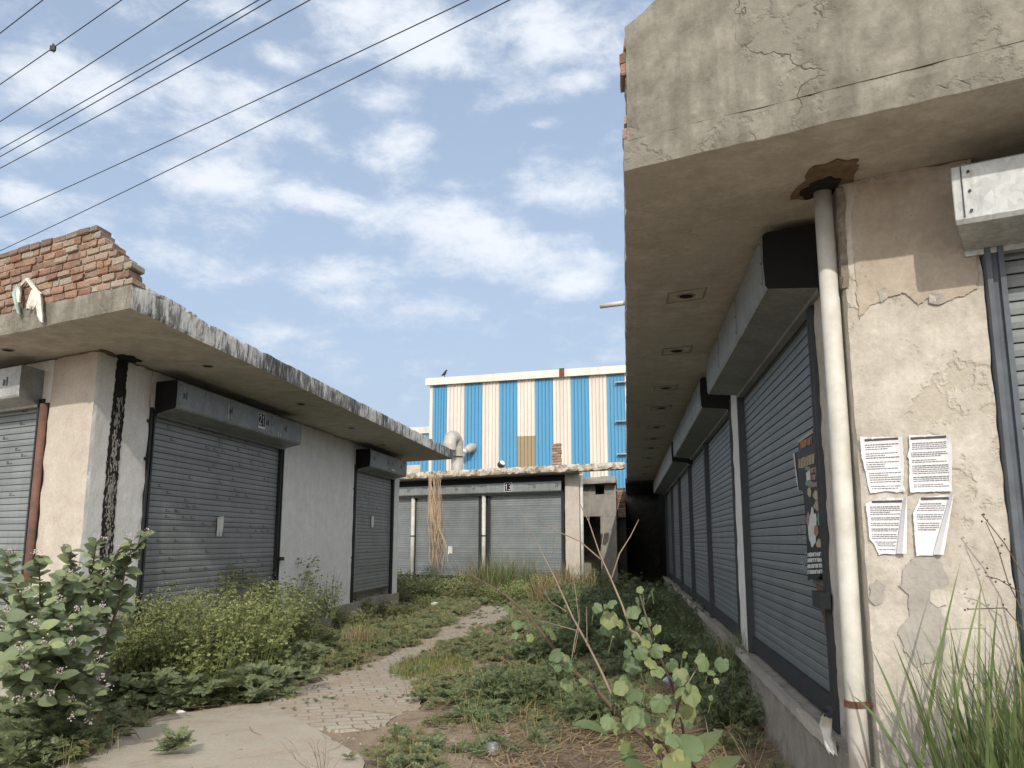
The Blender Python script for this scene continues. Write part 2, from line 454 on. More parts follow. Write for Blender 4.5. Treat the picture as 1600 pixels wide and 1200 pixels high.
def paver():
    b = NB('interlocking_pavers')
    nd = b.n('ShaderNodeTexBrick')
    ns = b.n('ShaderNodeTexNoise')
    b.put(ns.inputs['Vector'], b.co())
    ns.inputs['Scale'].default_value = 9
    va = b.n('ShaderNodeVectorMath', operation='MULTIPLY_ADD')
    b.put(va.inputs[0], ns.outputs['Color'])
    va.inputs[1].default_value = (0.05, 0.05, 0)
    b.put(va.inputs[2], b.co())
    mp = b.n('ShaderNodeMapping')
    mp.inputs['Rotation'].default_value = (0, 0, R(-14))
    b.put(mp.inputs['Vector'], va.outputs[0])
    b.put(nd.inputs['Vector'], mp.outputs[0])
    nd.inputs['Scale'].default_value = 1.0
    nd.inputs['Brick Width'].default_value = 0.23
    nd.inputs['Row Height'].default_value = 0.15
    nd.inputs['Mortar Size'].default_value = 0.009
    nd.inputs['Mortar Smooth'].default_value = 0.3
    nd.inputs['Color1'].default_value = (0.43, 0.395, 0.335, 1)
    nd.inputs['Color2'].default_value = (0.385, 0.35, 0.295, 1)
    nd.inputs['Mortar'].default_value = (0.225, 0.19, 0.145, 1)
    m = b.noise(1.7, 7, 0.7, off=4)
    f = b.noise(50, 5, 0.7, off=8)
    dm = b.ramp(m, [(0.40, 0), (0.58, 1)])
    c = b.mix(b.math('MULTIPLY', dm, 0.85), nd.outputs['Color'], (0.36, 0.29, 0.215))
    c = b.mix(0.4, c, b.ramp(f, [(0.3, 0.4), (0.7, 1.0)]), 'MULTIPLY')
    h = b.math('MULTIPLY', nd.outputs['Fac'], b.math('SUBTRACT', 1.0, dm))
    return b.fin(c, 0.95, 0, b.bump(b.math('SUBTRACT', b.math('MULTIPLY', f, 0.2), h), 0.8, 0.02), 0.15)
M['paver'] = paver()

def leaf(name, c1, c2, c3, trans=0.35, rough=0.55, nscale=30):
    b = NB(name)
    i = b.isl()
    c = b.ramp(i, [(0.0, c1), (0.5, c2), (1.0, c3)])
    n = b.noise(nscale, 3, 0.6)
    c = b.mix(0.3, c, b.ramp(n, [(0.3, 0.5), (0.7, 1.0)]), 'MULTIPLY')
    b.fin(c, rough, 0, None, 0.35)
    tr = b.n('ShaderNodeBsdfTranslucent')
    hs = b.n('ShaderNodeHueSaturation')
    hs.inputs['Value'].default_value = 1.25
    b.put(hs.inputs['Color'], c)
    b.put(tr.inputs['Color'], hs.outputs[0])
    mx = b.n('ShaderNodeMixShader')
    mx.inputs[0].default_value = trans
    b.t.links.new(b.p.outputs[0], mx.inputs[1])
    b.t.links.new(tr.outputs[0], mx.inputs[2])
    b.t.links.new(mx.outputs[0], b.out.inputs[0])
    return b.m
M['lf_bush'] = leaf('bushy_weed_leaf', (0.115, 0.16, 0.055), (0.20, 0.24, 0.085), (0.37, 0.37, 0.15))
M['lf_low'] = leaf('lobed_weed_leaf', (0.105, 0.135, 0.065), (0.15, 0.18, 0.09), (0.21, 0.23, 0.12))
M['lf_brown'] = leaf('browning_weed_leaf', (0.10, 0.135, 0.055), (0.155, 0.175, 0.075), (0.26, 0.205, 0.11))
M['lf_dark'] = leaf('creeping_weed_leaf', (0.085, 0.12, 0.058), (0.125, 0.165, 0.078), (0.185, 0.215, 0.105))
M['lf_milk'] = leaf('milkweed_leaf', (0.115, 0.15, 0.08), (0.16, 0.20, 0.105), (0.24, 0.28, 0.13), 0.25)
M['lf_round'] = leaf('round_sapling_leaf', (0.10, 0.145, 0.07), (0.14, 0.19, 0.09), (0.22, 0.24, 0.09), 0.3, 0.55, 14)
M['lf_grass'] = leaf('green_grass_blade', (0.085, 0.13, 0.045), (0.14, 0.195, 0.07), (0.22, 0.26, 0.11), 0.35)
M['lf_turf'] = leaf('short_turf_blade', (0.10, 0.15, 0.03), (0.14, 0.19, 0.04), (0.22, 0.22, 0.07), 0.3)
M['lf_mixgrass'] = leaf('mixed_grass_blade', (0.10, 0.14, 0.04), (0.16, 0.18, 0.06), (0.42, 0.33, 0.17), 0.3)
M['straw'] = leaf('dry_straw', (0.22, 0.15, 0.085), (0.36, 0.26, 0.15), (0.48, 0.37, 0.22), 0.2)
M['vine_dry'] = leaf('dry_vine', (0.22, 0.14, 0.085), (0.36, 0.25, 0.15), (0.52, 0.41, 0.27), 0.1)
M['petal'] = leaf('cream_floret', (0.50, 0.50, 0.32), (0.60, 0.60, 0.42), (0.70, 0.70, 0.55), 0.2)
M['petal_lilac'] = leaf('pale_lilac_flower', (0.46, 0.37, 0.39), (0.58, 0.52, 0.50), (0.40, 0.28, 0.33), 0.2)

# ------------------------------------------------------------------ mesh collecting
ORG = {}
class MB:
    def __init__(self):
        self.v, self.f, self.mi = [], [], []
    def add(self, V, F, mi=0):
        o = len(self.v)
        self.v.extend([tuple(p) for p in V])
        self.f.extend([tuple(i + o for i in f) for f in F])
        self.mi.extend([mi] * len(F))
    def hexa(self, c, mi=0):             # eight corners: bottom ring, top ring
        self.add(c, [(3, 2, 1, 0), (4, 5, 6, 7), (0, 1, 5, 4), (1, 2, 6, 5), (2, 3, 7, 6), (3, 0, 4, 7)], mi)
    def sbox(self, s0, s1, t0, t1, z0, z1, mi=0):
        self.hexa([W(s0, t0, z0), W(s0, t1, z0), W(s1, t1, z0), W(s1, t0, z0), W(s0, t0, z1), W(s0, t1, z1), W(s1, t1, z1), W(s1, t0, z1)], mi)
    def box(self, c, size, mi=0, rot=None):
        x, y, z = size[0] / 2, size[1] / 2, size[2] / 2
        pts = [Vector(p) for p in [(-x, -y, -z), (x, -y, -z), (x, y, -z), (-x, y, -z), (-x, -y, z), (x, -y, z), (x, y, z), (-x, y, z)]]
        if rot is not None:
            pts = [rot @ p for p in pts]
        self.hexa([p + Vector(c) for p in pts], mi)
    def lattice(self, s0, s1, t0, t1, z0, z1, rs, rt, rz, amp=0.004, chip=0.02, mi=0, mfun=None, seed=0.0, zskew=None):
        """rough box: a subdivided shell, wavy faces, chipped edges"""
        ns, nt, nz = max(1, round(abs(s1 - s0) / rs)), max(1, round(abs(t1 - t0) / rt)), max(1, round(abs(z1 - z0) / rz))
        idx = {}
        V, F, MI = [], [], []
        cs, ct, cz = (s0 + s1) / 2, (t0 + t1) / 2, (z0 + z1) / 2
        def vid(i, j, k):
            key = (i, j, k)
            if key in idx:
                return idx[key]
            s, t, z = s0 + (s1 - s0) * i / ns, t0 + (t1 - t0) * j / nt, z0 + (z1 - z0) * k / nz
            p = W(s, t, z)
            n1 = mnoise.noise_vector(p * 1.7 + Vector((seed, 0, 0)))
            n2 = mnoise.noise_vector(p * 9 + Vector((0, seed, 3)))
            q = n1 * amp + n2 * amp * 0.6
            e = (i in (0, ns)) + (j in (0, nt)) + (k in (0, nz))
            if e >= 2:
                m = max(0.0, mnoise.noise(p * 7 + Vector((seed, seed, 0))) + 0.35) + max(0, mnoise.noise(p * 19)) * 0.6
                d = Vector((0, 0, 0))
                if i in (0, ns):
                    d += (W(cs, 0) - W(s, 0)).normalized()
                if j in (0, nt):
                    d += (W(0, ct) - W(0, t)).normalized()
                if k in (0, nz):
                    d += Vector((0, 0, 1 if z < cz else -1))
                q += d * chip * m
            if zskew:
                q = q + Vector((0, 0, zskew(s, t, z)))
            idx[key] = len(V)
            V.append(p + q)
            return idx[key]
        def face(a, b, c, d, tag):
            F.append((a, b, c, d))
            MI.append(mfun(tag) if mfun else mi)
        for i in range(ns):
            for j in range(nt):
                face(vid(i, j, 0), vid(i + 1, j, 0), vid(i + 1, j + 1, 0), vid(i, j + 1, 0), 'bottom')
                face(vid(i, j, nz), vid(i, j + 1, nz), vid(i + 1, j + 1, nz), vid(i + 1, j, nz), 'top')
        for i in range(ns):
            for k in range(nz):
                face(vid(i, 0, k), vid(i, 0, k + 1), vid(i + 1, 0, k + 1), vid(i + 1, 0, k), 't0')
                face(vid(i, nt, k), vid(i + 1, nt, k), vid(i + 1, nt, k + 1), vid(i, nt, k + 1), 't1')
        for j in range(nt):
            for k in range(nz):
                face(vid(0, j, k), vid(0, j + 1, k), vid(0, j + 1, k + 1), vid(0, j, k + 1), 's0')
                face(vid(ns, j, k), vid(ns, j, k + 1), vid(ns, j + 1, k + 1), vid(ns, j + 1, k), 's1')
        o = len(self.v)
        self.v.extend([tuple(p) for p in V])
        self.f.extend([tuple(q + o for q in f) for f in F])
        self.mi.extend(MI)
    def tube(self, pts, rad, n=8, mi=0, caps=True):
        pts = [Vector(p) for p in pts]
        if not isinstance(rad, (list, tuple)):
            rad = [rad] * len(pts)
        o = len(self.v)
        up = None
        for i, p in enumerate(pts):
            d = (pts[min(i + 1, len(pts) - 1)] - pts[max(i - 1, 0)]).normalized()
            if up is None:
                up = d.orthogonal().normalized()
            up = (up - d * up.dot(d))
            if up.length < 1e-6:
                up = d.orthogonal()
            up.normalize()
            b = d.cross(up)
            for k in range(n):
                a = 2 * math.pi * k / n
                self.v.append(tuple(p + (up * math.cos(a) + b * math.sin(a)) * rad[i]))
        for i in range(len(pts) - 1):
            for k in range(n):
                self.f.append((o + i * n + k, o + i * n + (k + 1) % n, o + (i + 1) * n + (k + 1) % n, o + (i + 1) * n + k))
                self.mi.append(mi)
        if caps:
            self.f.append(tuple(o + k for k in reversed(range(n))))
            self.f.append(tuple(o + (len(pts) - 1) * n + k for k in range(n)))
            self.mi += [mi, mi]
    def poly(self, pts, mi=0):
        self.add(pts, [tuple(range(len(pts)))], mi)
    def slab(self, pts, off, mi=0):      # outline given real thickness
        n = len(pts)
        off = Vector(off)
        V = [Vector(p) for p in pts] + [Vector(p) + off for p in pts]
        F = [tuple(range(n))[::-1], tuple(range(n, 2 * n))] + [(i, (i + 1) % n, n + (i + 1) % n, n + i) for i in range(n)]
        self.add(V, F, mi)
    def inst(self, T, mat, mi=0):
        V, F = T
        A = np.array(mat)
        P = V @ A[:3, :3].T + A[:3, 3]
        o = len(self.v)
        self.v.extend(map(tuple, P.tolist()))
        self.f.extend([tuple(i + o for i in f) for f in F])
        self.mi.extend([mi] * len(F))
    def build(self, name, mats, parent=None, loc=None, smooth=False):
        me = bpy.data.meshes.new(name)
        org = Vector(loc) if loc is not None else (ORG[parent.name] if parent is not None else Vector((0, 0, 0)))
        if org.length > 0:
            vv = (np.array(self.v) - np.array(org)).tolist()
        else:
            vv = self.v
        me.from_pydata(vv, [], self.f)
        if not isinstance(mats, (list, tuple)):
            mats = [mats]
        for m in mats:
            me.materials.append(M[m] if isinstance(m, str) else m)
        if len(mats) > 1:
            me.polygons.foreach_set('material_index', self.mi)
        if smooth:
            me.polygons.foreach_set('use_smooth', [True] * len(me.polygons))
        me.update()
        o = bpy.data.objects.new(name, me)
        COL.objects.link(o)
        if parent is not None:
            o.parent = parent
        else:
            o.location = org
        ORG[o.name] = org
        return o
def tag(o, label, cat, group=None, kind=None):
    o['label'] = label
    o['category'] = cat
    if group:
        o['group'] = group
    if kind:
        o['kind'] = kind
    return o
def thing(name, label, cat, loc=(0, 0, 0), group=None):
    o = bpy.data.objects.new(name, None)
    o.empty_display_size = 0.2
    o.location = loc
    COL.objects.link(o)
    ORG[o.name] = Vector(loc)
    return tag(o, label, cat, group)
def structure(o):
    o['kind'] = 'structure'
    return o
def copy_tree(o, loc, rz=0.0, sc=1.0, label=None):
    r = o.copy()
    COL.objects.link(r)
    r.location = loc
    r.rotation_euler = (0, 0, rz)
    r.scale = (sc, sc, sc)
    if label:
        r['label'] = label
    for ch in list(o.children):
        c = ch.copy()
        COL.objects.link(c)
        c.parent = r
    return r
# ================================================================== GROUND
def jag_poly(pts, amp, step, seed):
    rnd = random.Random(seed)
    out = []
    n = len(pts)
    for i in range(n):
        a, b = Vector(pts[i]), Vector(pts[(i + 1) % n])
        k = max(1, int((b - a).length / step))
        for j in range(k):
            p = a.lerp(b, j / k)
            q = mnoise.noise_vector(p * 1.9 + Vector((seed, 0, 0))) * amp * 2 + Vector((rnd.uniform(-1, 1), rnd.uniform(-1, 1), 0)) * amp * 0.35
            out.append(Vector((p.x + q.x, p.y + q.y, p.z)))
    return out
def grid_ground():
    xs = [-900, -300, -100, -40, -20] + [-14 + 0.25 * i for i in range(89)] + [14, 25, 60, 200, 900]
    ys = [-900, -300, -80, -20, -5, 0] + [1 + 0.25 * i for i in range(117)] + [34, 40, 60, 100, 300, 1200]
    mb = MB()
    for y in ys:
        for x in xs:
            z = 0.0
            if -14 < x < 8.2 and 1 < y < 30.5:
                z = -abs(mnoise.noise(Vector((x * 0.9, y * 0.9, 0)))) * 0.05 - abs(mnoise.noise(Vector((x * 4, y * 4, 5)))) * 0.012 - 0.006
            else:
                z = -0.02
            mb.v.append((x, y, z))
    nx = len(xs)
    for j in range(len(ys) - 1):
        for i in range(nx - 1):
            a = j * nx + i
            mb.f.append((a, a + 1, a + nx + 1, a + nx))
            mb.mi.append(0)
    structure(mb.build('ground', 'soil', smooth=True))
grid_ground()
path_px = [(800, 948), (752, 945), (700, 975), (640, 1010), (560, 1042), (480, 1066), (405, 1098), (395, 1118), (440, 1140), (520, 1142), (600, 1132), (655, 1105), (668, 1076), (640, 1054), (622, 1036), (690, 1010), (755, 985), (812, 965)]
mb = MB()
mb.slab([p + Vector((0, 0, -0.05)) for p in jag_poly([gz(u, v, 0.004) for u, v in path_px], 0.10, 0.12, 3)], (0, 0, 0.05))
structure(mb.build('path', 'paver'))
ap_px = [(150, 1182), (190, 1143), (250, 1120), (330, 1106), (425, 1098), (480, 1130), (540, 1160), (575, 1215), (590, 1290), (120, 1290), (40, 1215)]
mb = MB()
mb.slab([p + Vector((0, 0, -0.05)) for p in jag_poly([gz(u, v, 0.009) for u, v in ap_px], 0.07, 0.09, 8)], (0, 0, 0.05))
structure(mb.build('concrete_apron', 'concrete'))

# ================================================================== SHUTTERS
SLAT = 0.0655
class Face:
    """wall frame: l along the wall, o outwards (towards the yard), z up"""
    def __init__(self, kind, d, sign):
        self.kind, self.d, self.sign = kind, d, sign
    def P(self, l, o, z):
        dd = self.d + self.sign * o
        return W(l, dd, z) if self.kind == 's' else W(dd, l, z)
    def box(self, mb, l0, l1, o0, o1, z0, z1, mi=0):
        P = self.P
        mb.hexa([P(l0, o0, z0), P(l1, o0, z0), P(l1, o1, z0), P(l0, o1, z0), P(l0, o0, z1), P(l1, o0, z1), P(l1, o1, z1), P(l0, o1, z1)], mi)
    def poly(self, mb, pts, o, mi=0, th=0.002):
        off = self.P(0, th, 0) - self.P(0, 0, 0)
        mb.slab([self.P(l, o, z) for l, z in pts], off, mi)

def curtain(face, l0, l1, z0, z1, o, parent, mat, marks=None, seed=1, name='roller_shutter', extra=None):
    mb = MB()
    n = int((z1 - z0) / SLAT)
    prof = [(0.0, -0.007), (0.0055, -0.007), (0.0065, 0.0), (0.034, 0.0028), (0.0595, 0.0008), (0.0635, -0.0012)]
    rnd = random.Random(seed)
    kk = max(2, int(abs(l1 - l0) / 0.5))
    rows = []
    for i in range(n):
        zb = z0 + i * SLAT
        for (dz, do) in prof:
            rows.append((zb + dz, do + (rnd.uniform(-0.0006, 0.0006))))
    rows.append((z0 + n * SLAT, -0.011))
    ph = rnd.uniform(0, 50)
    for (zz, do) in rows:
        for k in range(kk + 1):
            l = l0 + (l1 - l0) * k / kk
            w = 0.005 * mnoise.noise(Vector((l * 0.8 + ph, zz * 0.9, ph))) + 0.0015 * mnoise.noise(Vector((l * 2.6 + ph, zz * 3.1, ph)))
            mb.v.append(tuple(face.P(l, o + do + w, zz)))
    for r in range(len(rows) - 1):
        for k in range(kk):
            a = r * (kk + 1) + k
            mb.f.append((a, a + 1, a + kk + 2, a + kk + 1))
            mb.mi.append(2 if r % len(prof) == 0 else 0)
    if marks:
        cnt, zl, zh = marks
        for q in range(cnt):
            r = rnd.randrange(n)
            zc = z0 + r * SLAT + 0.036
            if not (zl < zc < zh):
                continue
            lc = rnd.uniform(min(l0, l1) + 0.15, max(l0, l1) - 0.25)
            oo = o + 0.0045
            w, h = 0.032, 0.030
            for (a0, a1, b0, b1) in [(0, .25, 0, 1), (0, 1, .75, 1), (.5, 1, 0, .25), (.7, 1, 0, .5)]:
                face.poly(mb, [(lc + a0 * w, zc - h / 2 + b0 * h), (lc + a1 * w, zc - h / 2 + b0 * h), (lc + a1 * w, zc - h / 2 + b1 * h), (lc + a0 * w, zc - h / 2 + b1 * h)], oo, 1, 0.001)
            for e in range(2):
                x = lc + w * 1.5 + e * 0.026
                face.poly(mb, [(x, zc - 0.014), (x + 0.016, zc - 0.014), (x + 0.016, zc - 0.006), (x, zc - 0.006)], oo, 1, 0.001)
    if extra:
        extra(mb)
    return mb.build(name, [mat, 'mark_dark', 'black_void', 'chalk'], parent)

def rail(face, l0, l1, z0, z1, parent, mat='dark_steel', o0=-0.03, o1=0.045, lugs=(), lug_dir=1, lug_mat='dark_steel'):
    mb = MB()
    w = l1 - l0
    face.box(mb, l0, l0 + w * 0.3, o0, o1, z0, z1)
    face.box(mb, l0 + w * 0.3, l1 - w * 0.3, o0, o1 - 0.022, z0 + 0.003, z1 - 0.003)
    face.box(mb, l1 - w * 0.3, l1, o0, o1, z0, z1)
    for zz in lugs:
        if lug_dir > 0:
            face.box(mb, l1, l1 + 0.06, 0.004, 0.022, zz - 0.018, zz + 0.018, 1)
        else:
            face.box(mb, l0 - 0.06, l0, 0.004, 0.022, zz - 0.018, zz + 0.018, 1)
    return mb.build('guide_rail', [mat, lug_mat], parent)

def housing(face, l0, l1, depth, z0, z1, parent, mat, marks=0, seed=1, end_mat='black_void', marks_at=None, skew=0.0):
    """sheet steel shutter box with folded lower lip, end plates and stencil marks"""
    mb = MB()
    rnd = random.Random(seed)
    kk = max(3, int(abs(l1 - l0) / 0.35))
    sec = [(0.0, z1), (depth * 0.94, z1 - 0.004), (depth, z1 - 0.018), (depth + 0.004, (z0 + z1) / 2), (depth - 0.002, z0 + 0.02), (depth - 0.015, z0), (0.06, z0 - 0.035), (0.06, z0 - 0.06), (0.0, z0 - 0.06)]
    for k in range(kk + 1):
        l = l0 + (l1 - l0) * k / kk
        w = 0.004 * mnoise.noise(Vector((l * 1.5, seed, 0)))
        for (oo, zz) in sec:
            sk_ = skew * (1 - oo / depth) if k == 0 else 0.0
            mb.v.append(tuple(face.P(l + sk_, oo + w * (oo > 0.1), zz + w * 0.7)))
    m = len(sec)
    for k in range(kk):
        for j in range(m - 1):
            mb.f.append((k * m + j, (k + 1) * m + j, (k + 1) * m + j + 1, k * m + j + 1))
            mb.mi.append(2 if j >= 5 else 0)
    for (l, d) in ((l0, -0.004), (l1, 0.004)):
        off = face.P(l + d, 0, 0) - face.P(l, 0, 0)
        mb.slab([face.P(l + (skew * (1 - a / depth) if l == l0 else 0), a, b) for a, b in sec], off, 1)
    x = min(l0, l1) + 0.03
    while x < max(l0, l1):
        face.poly(mb, [(x, z0 + .022), (x + .005, z0 + .022), (x + .005, z1 - .02), (x, z1 - .02)], depth + .005, 3, .001)
        for zz in (z0 + .05, (z0 + z1) / 2, z1 - .05):
            face.poly(mb, [(x + .03 + .007 * math.cos(a * 1.047), zz + .007 * math.sin(a * 1.047)) for a in range(6)], depth + .006, 3, .003)
        x += 1.22
    oo = depth + 0.006
    ll = marks_at if marks_at else [min(l0, l1) + abs(l1 - l0) * (0.07 + 0.9 * (k + 0.3) / max(1, marks)) for k in range(marks)]
    for lc in ll:
        zc = z0 + (z1 - z0) * 0.52
        w, h = 0.055, 0.085
        for (a0, a1, b0, b1) in [(0, .2, 0, .8), (.32, .5, .1, .7), (.7, 1, .88, 1), (.9, 1.1, 0, 1), (.7, 1, 0, .12), (.7, .78, .3, .7)]:
            x0, x1 = lc - w / 2 + a0 * w * 1.3, lc - w / 2 + a1 * w * 1.3
            face.poly(mb, [(x0, zc - h / 2 + b0 * h), (x1, zc - h / 2 + b0 * h), (x1, zc - h / 2 + b1 * h), (x0, zc - h / 2 + b1 * h)], oo, 3, 0.001)
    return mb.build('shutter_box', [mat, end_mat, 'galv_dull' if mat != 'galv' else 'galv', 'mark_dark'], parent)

DIGITS = {'1': [[(.25, .8), (.5, 1), (.5, 0)]], '2': [[(.1, .78), (.2, .95), (.5, 1), (.8, .92), (.88, .72), (.7, .5), (.1, .03), (.92, .03)]],
          '3': [[(.1, .9), (.5, 1), (.85, .85), (.8, .62), (.45, .53), (.85, .42), (.9, .18), (.5, 0), (.1, .1)]], '0': [[(.5, 1), (.15, .85), (.1, .5), (.15, .15), (.5, 0), (.85, .15), (.9, .5), (.85, .85), (.5, 1)]]}
def number_plate(face, txt, lc, zc, o, w, h, parent, strip=True):
    mb = MB()
    q = w / 2
    face.poly(mb, [(lc - q, zc - h / 2), (lc + q, zc - h / 2), (lc + q, zc + h / 2), (lc - q, zc + h / 2)], o, 1, 0.002)
    zb = zc - h / 2 + (0.16 * h if strip else 0.05 * h)
    zt = zc + h / 2 * .92
    face.poly(mb, [(lc - q * .88, zb), (lc + q * .88, zb), (lc + q * .88, zt), (lc - q * .88, zt)], o + 0.003, 0, 0.001)
    dw, dh, st = w * 0.34, (zt - zb) * 0.74, w * 0.030
    for k, ch in enumerate(txt):
        x0 = lc + (k - (len(txt) - 1) / 2) * w * 0.42 - dw / 2
        y0 = (zb + zt) / 2 - dh / 2
        for path in DIGITS[ch]:
            for n_, ((xa, ya), (xb, yb)) in enumerate(zip(path, path[1:])):
                ax, ay, bx, by = x0 + xa * dw, y0 + ya * dh, x0 + xb * dw, y0 + yb * dh
                L = math.hypot(bx - ax, by - ay)
                ux, uy = (bx - ax) / L * st * .8, (by - ay) / L * st * .8
                nx, ny = -(by - ay) / L * st, (bx - ax) / L * st
                face.poly(mb, [(ax - ux + nx, ay - uy + ny), (bx + ux + nx, by + uy + ny), (bx + ux - nx, by + uy - ny), (ax - ux - nx, ay - uy - ny)], o + 0.0045 + n_ * .00015, 1, 0.001)
    return mb.build('number_plate', ['plate_black', 'plate_white'], parent)

def patch_outline(rnd, c, r, n=26, amp=0.3):
    out = []
    for i in range(n):
        a = 2 * math.pi * i / n
        k = 1 + amp * (mnoise.noise(Vector((math.cos(a) * 1.7 + c[0], math.sin(a) * 1.7 + c[1], rnd))))+ 0.10 * mnoise.noise(Vector((math.cos(a) * 6, math.sin(a) * 6, rnd)))
        out.append((c[0] + r[0] * k * math.cos(a), c[1] + r[1] * k * math.sin(a)))
    return out

def brick_box(mb, s0, s1, t0, t1, z0, z1, rnd, j=0.006, mi=0):
    e = 0.009
    def jj():
        return rnd.uniform(-j, j)
    ring = []
    for (zz, ins) in ((z0, e), (z0 + e, 0), (z1 - e, 0), (z1, e)):
        ring.append([W(s0 + ins + jj(), t0 + ins + jj(), zz + jj() * .5), W(s0 + ins + jj(), t1 - ins + jj(), zz + jj() * .5), W(s1 - ins, t1 - ins + jj(), zz), W(s1 - ins, t0 + ins + jj(), zz)])
    V = [p for r in ring for p in r]
    F = [(3, 2, 1, 0), (12, 13, 14, 15)]
    for a in range(3):
        for k in range(4):
            F.append((a * 4 + k, a * 4 + (k + 1) % 4, a * 4 + 4 + (k + 1) % 4, a * 4 + 4 + k))
    mb.add(V, F, mi)

def recess_lights(pts, z, parent, r=0.05, frame=True):
    for (s, t) in pts:
        mb = MB()
        if frame:
            for (a, b, c, d) in ((-.15, .15, -.15, -.135), (-.15, .15, .135, .15), (-.15, -.135, -.134, .134), (.135, .15, -.134, .134)):
                mb.sbox(s + a, s + b, t + c, t + d, z - 0.006, z + 0.01, 1)
        n = 18
        cpt = W(s, t, z)
        ring = [cpt + Vector((math.cos(2 * math.pi * k / n) * r, math.sin(2 * math.pi * k / n) * r, -0.010)) for k in range(n)]
        mb.slab(ring, (0, 0, 0.02), 0)  # flat black disc paints the dark inside of the hole
        ring2 = [cpt + Vector((math.cos(2 * math.pi * k / n) * r * 1.35, math.sin(2 * math.pi * k / n) * r * 1.35, -0.007)) for k in range(n)]
        mb.slab(ring2, (0, 0, 0.015), 1)
        mb.build('light_hole', ['black_void', 'cement'], parent)

# ================================================================== RIGHT SHOP BLOCK
SOF = 3.3
def right_block():
    root = thing('shop_block', 'cream plastered shop block at the right with a white rain pipe', 'building', W(4.83, 1.2, 0))
    # canopy slab: soffit, street-side fascia and the plastered parapet above it in one surface plane
    mb = MB()
    mf = lambda tg: {'bottom': 1, 's0': 0, 't0': 2}.get(tg, 2)
    mb.lattice(4.07, 26.9, 0.03, 7.5, SOF, 3.47, 0.08, 0.10, 0.05, 0.006, 0.014, mfun=mf, seed=2)
    slab = mb.build('canopy_slab', ['fascia', 'soffit', 'mould'], root)
    recess_lights([(6.54, .52), (8.47, .56), (10.53, .54), (12.13, .55), (14.18, .55), (15.78, .55), (17.39, .55), (19.5, .55), (21.8, .55), (24.2, .55)], SOF, slab)
    mb = MB()
    def sk(s, t, z):
        g = max(0.0, (z - 3.7) / 0.5)
        return -g * (0.13 * max(0.0, 1 - (t - 0.05) / 0.22) + 0.03 * mnoise.noise(Vector((t * 7, 0, 1))))
    mb.lattice(4.069, 4.30, 0.05, 7.5, 3.455, 4.20, 0.08, 0.05, 0.05, 0.006, 0.007, seed=2, zskew=sk)
    mb.build('parapet', ['fascia'], root)
    # exposed brick ends of the parapet
    mb = MB()
    rnd = random.Random(4)
    zz = 3.475
    while zz < 3.98:
        t0 = 0.042 + rnd.uniform(-0.018, 0.008)
        brick_box(mb, 4.078 + rnd.uniform(0.0, 0.02), 4.27, t0, 0.16, zz, zz + 0.062, rnd)
        zz += 0.07
    mb.build('broken_brick_end', ['brick'], root)
    # walls
    mb = MB()
    mb.lattice(4.83, 5.575, 1.21, 1.82, -0.25, SOF, 0.05, 0.03, 0.03, 0.005, 0.010, seed=9)
    pier = mb.build('front_pier', ['wall_front'], root)
    GP = Face('t', 4.83, -1)
    tzf = lambda u, v: tz(onfront(u, v, 4.83))
    def rag(pts, amp, seed):
        out = []
        for i in range(len(pts)):
            a, b = pts[i], pts[(i + 1) % len(pts)]
            k = max(1, int((b - a).length / .006))
            for j in range(k):
                p = a.lerp(b, j / k)
                n1 = mnoise.noise_vector(p * 28 + Vector((seed, 0, 0)))
                n2 = mnoise.noise_vector(p * 90 + Vector((0, seed, 0)))
                out.append(p + (n1 * 1.6 + n2 * .9) * amp)
        return out
    def patch(px, name, mat, o, amp=.006, seed=1):
        pts = [tzf(u, v) for u, v in px]
        q = [(p.x, p.y) for p in rag([Vector((a, b, 0)) for a, b in pts], amp, seed)]
        mb = MB()
        GP.poly(mb, q, o, 0, .003)
        mb.build(name, [mat], pier)
    patch([(1342, 497), (1360, 478), (1385, 465), (1415, 458), (1435, 478), (1455, 462), (1480, 470), (1505, 462), (1527, 450), (1524, 395), (1505, 320), (1500, 285), (1440, 280), (1340, 290), (1330, 350), (1335, 420)], 'old_paint_patch', 'wall_old', .004)
    patch([(1420, 872), (1462, 868), (1482, 905), (1470, 950), (1480, 990), (1470, 1030), (1430, 1040), (1410, 1010), (1402, 985), (1420, 960), (1418, 930), (1403, 915)], 'bare_cement_patch', 'cement_pale', .005, .008, 3)
    patch([(1360, 912), (1372, 908), (1381, 920), (1378, 940), (1366, 946), (1358, 935)], 'bare_cement_patch', 'cement_pale', .005, .004, 5)
    patch([(1368, 905), (1382, 915), (1376, 928), (1364, 920)], 'bare_cement_patch', 'cement_pale', .006, .003, 6)
    patch([(1380, 1120), (1420, 1095), (1450, 1110), (1470, 1190), (1390, 1200), (1372, 1160)], 'bare_cement_patch', 'cement_pale', .005, .008, 7)
    patch([(1452, 922), (1475, 920), (1478, 945), (1462, 948), (1450, 938)], 'old_paint_patch', 'wall_front', .0085, .003, 8)
    patch([(1450, 458), (1470, 458), (1480, 470), (1466, 478), (1452, 474)], 'bare_cement_patch', 'cement_pale', .0075, .004, 9)
    patch([(1370, 455), (1382, 448), (1386, 466), (1376, 474)], 'bare_cement_patch', 'cement_pale', .0075, .003, 10)
    mb = MB()
    mb.sbox(5.45, 26.9, 1.62, 7.4, 0, SOF - 0.004)
    mb.sbox(4.95, 5.34, 1.803, 4.62, 2.86, SOF - 0.004)
    mb.sbox(4.84, 5.33, 4.62, 7.4, -0.2, SOF - 0.004)
    mb.sbox(5.58, 26.9, 1.30, 1.615, 2.86, SOF - 0.004)
    mb.build('inner_wall', ['cement'], root)
    mb = MB()
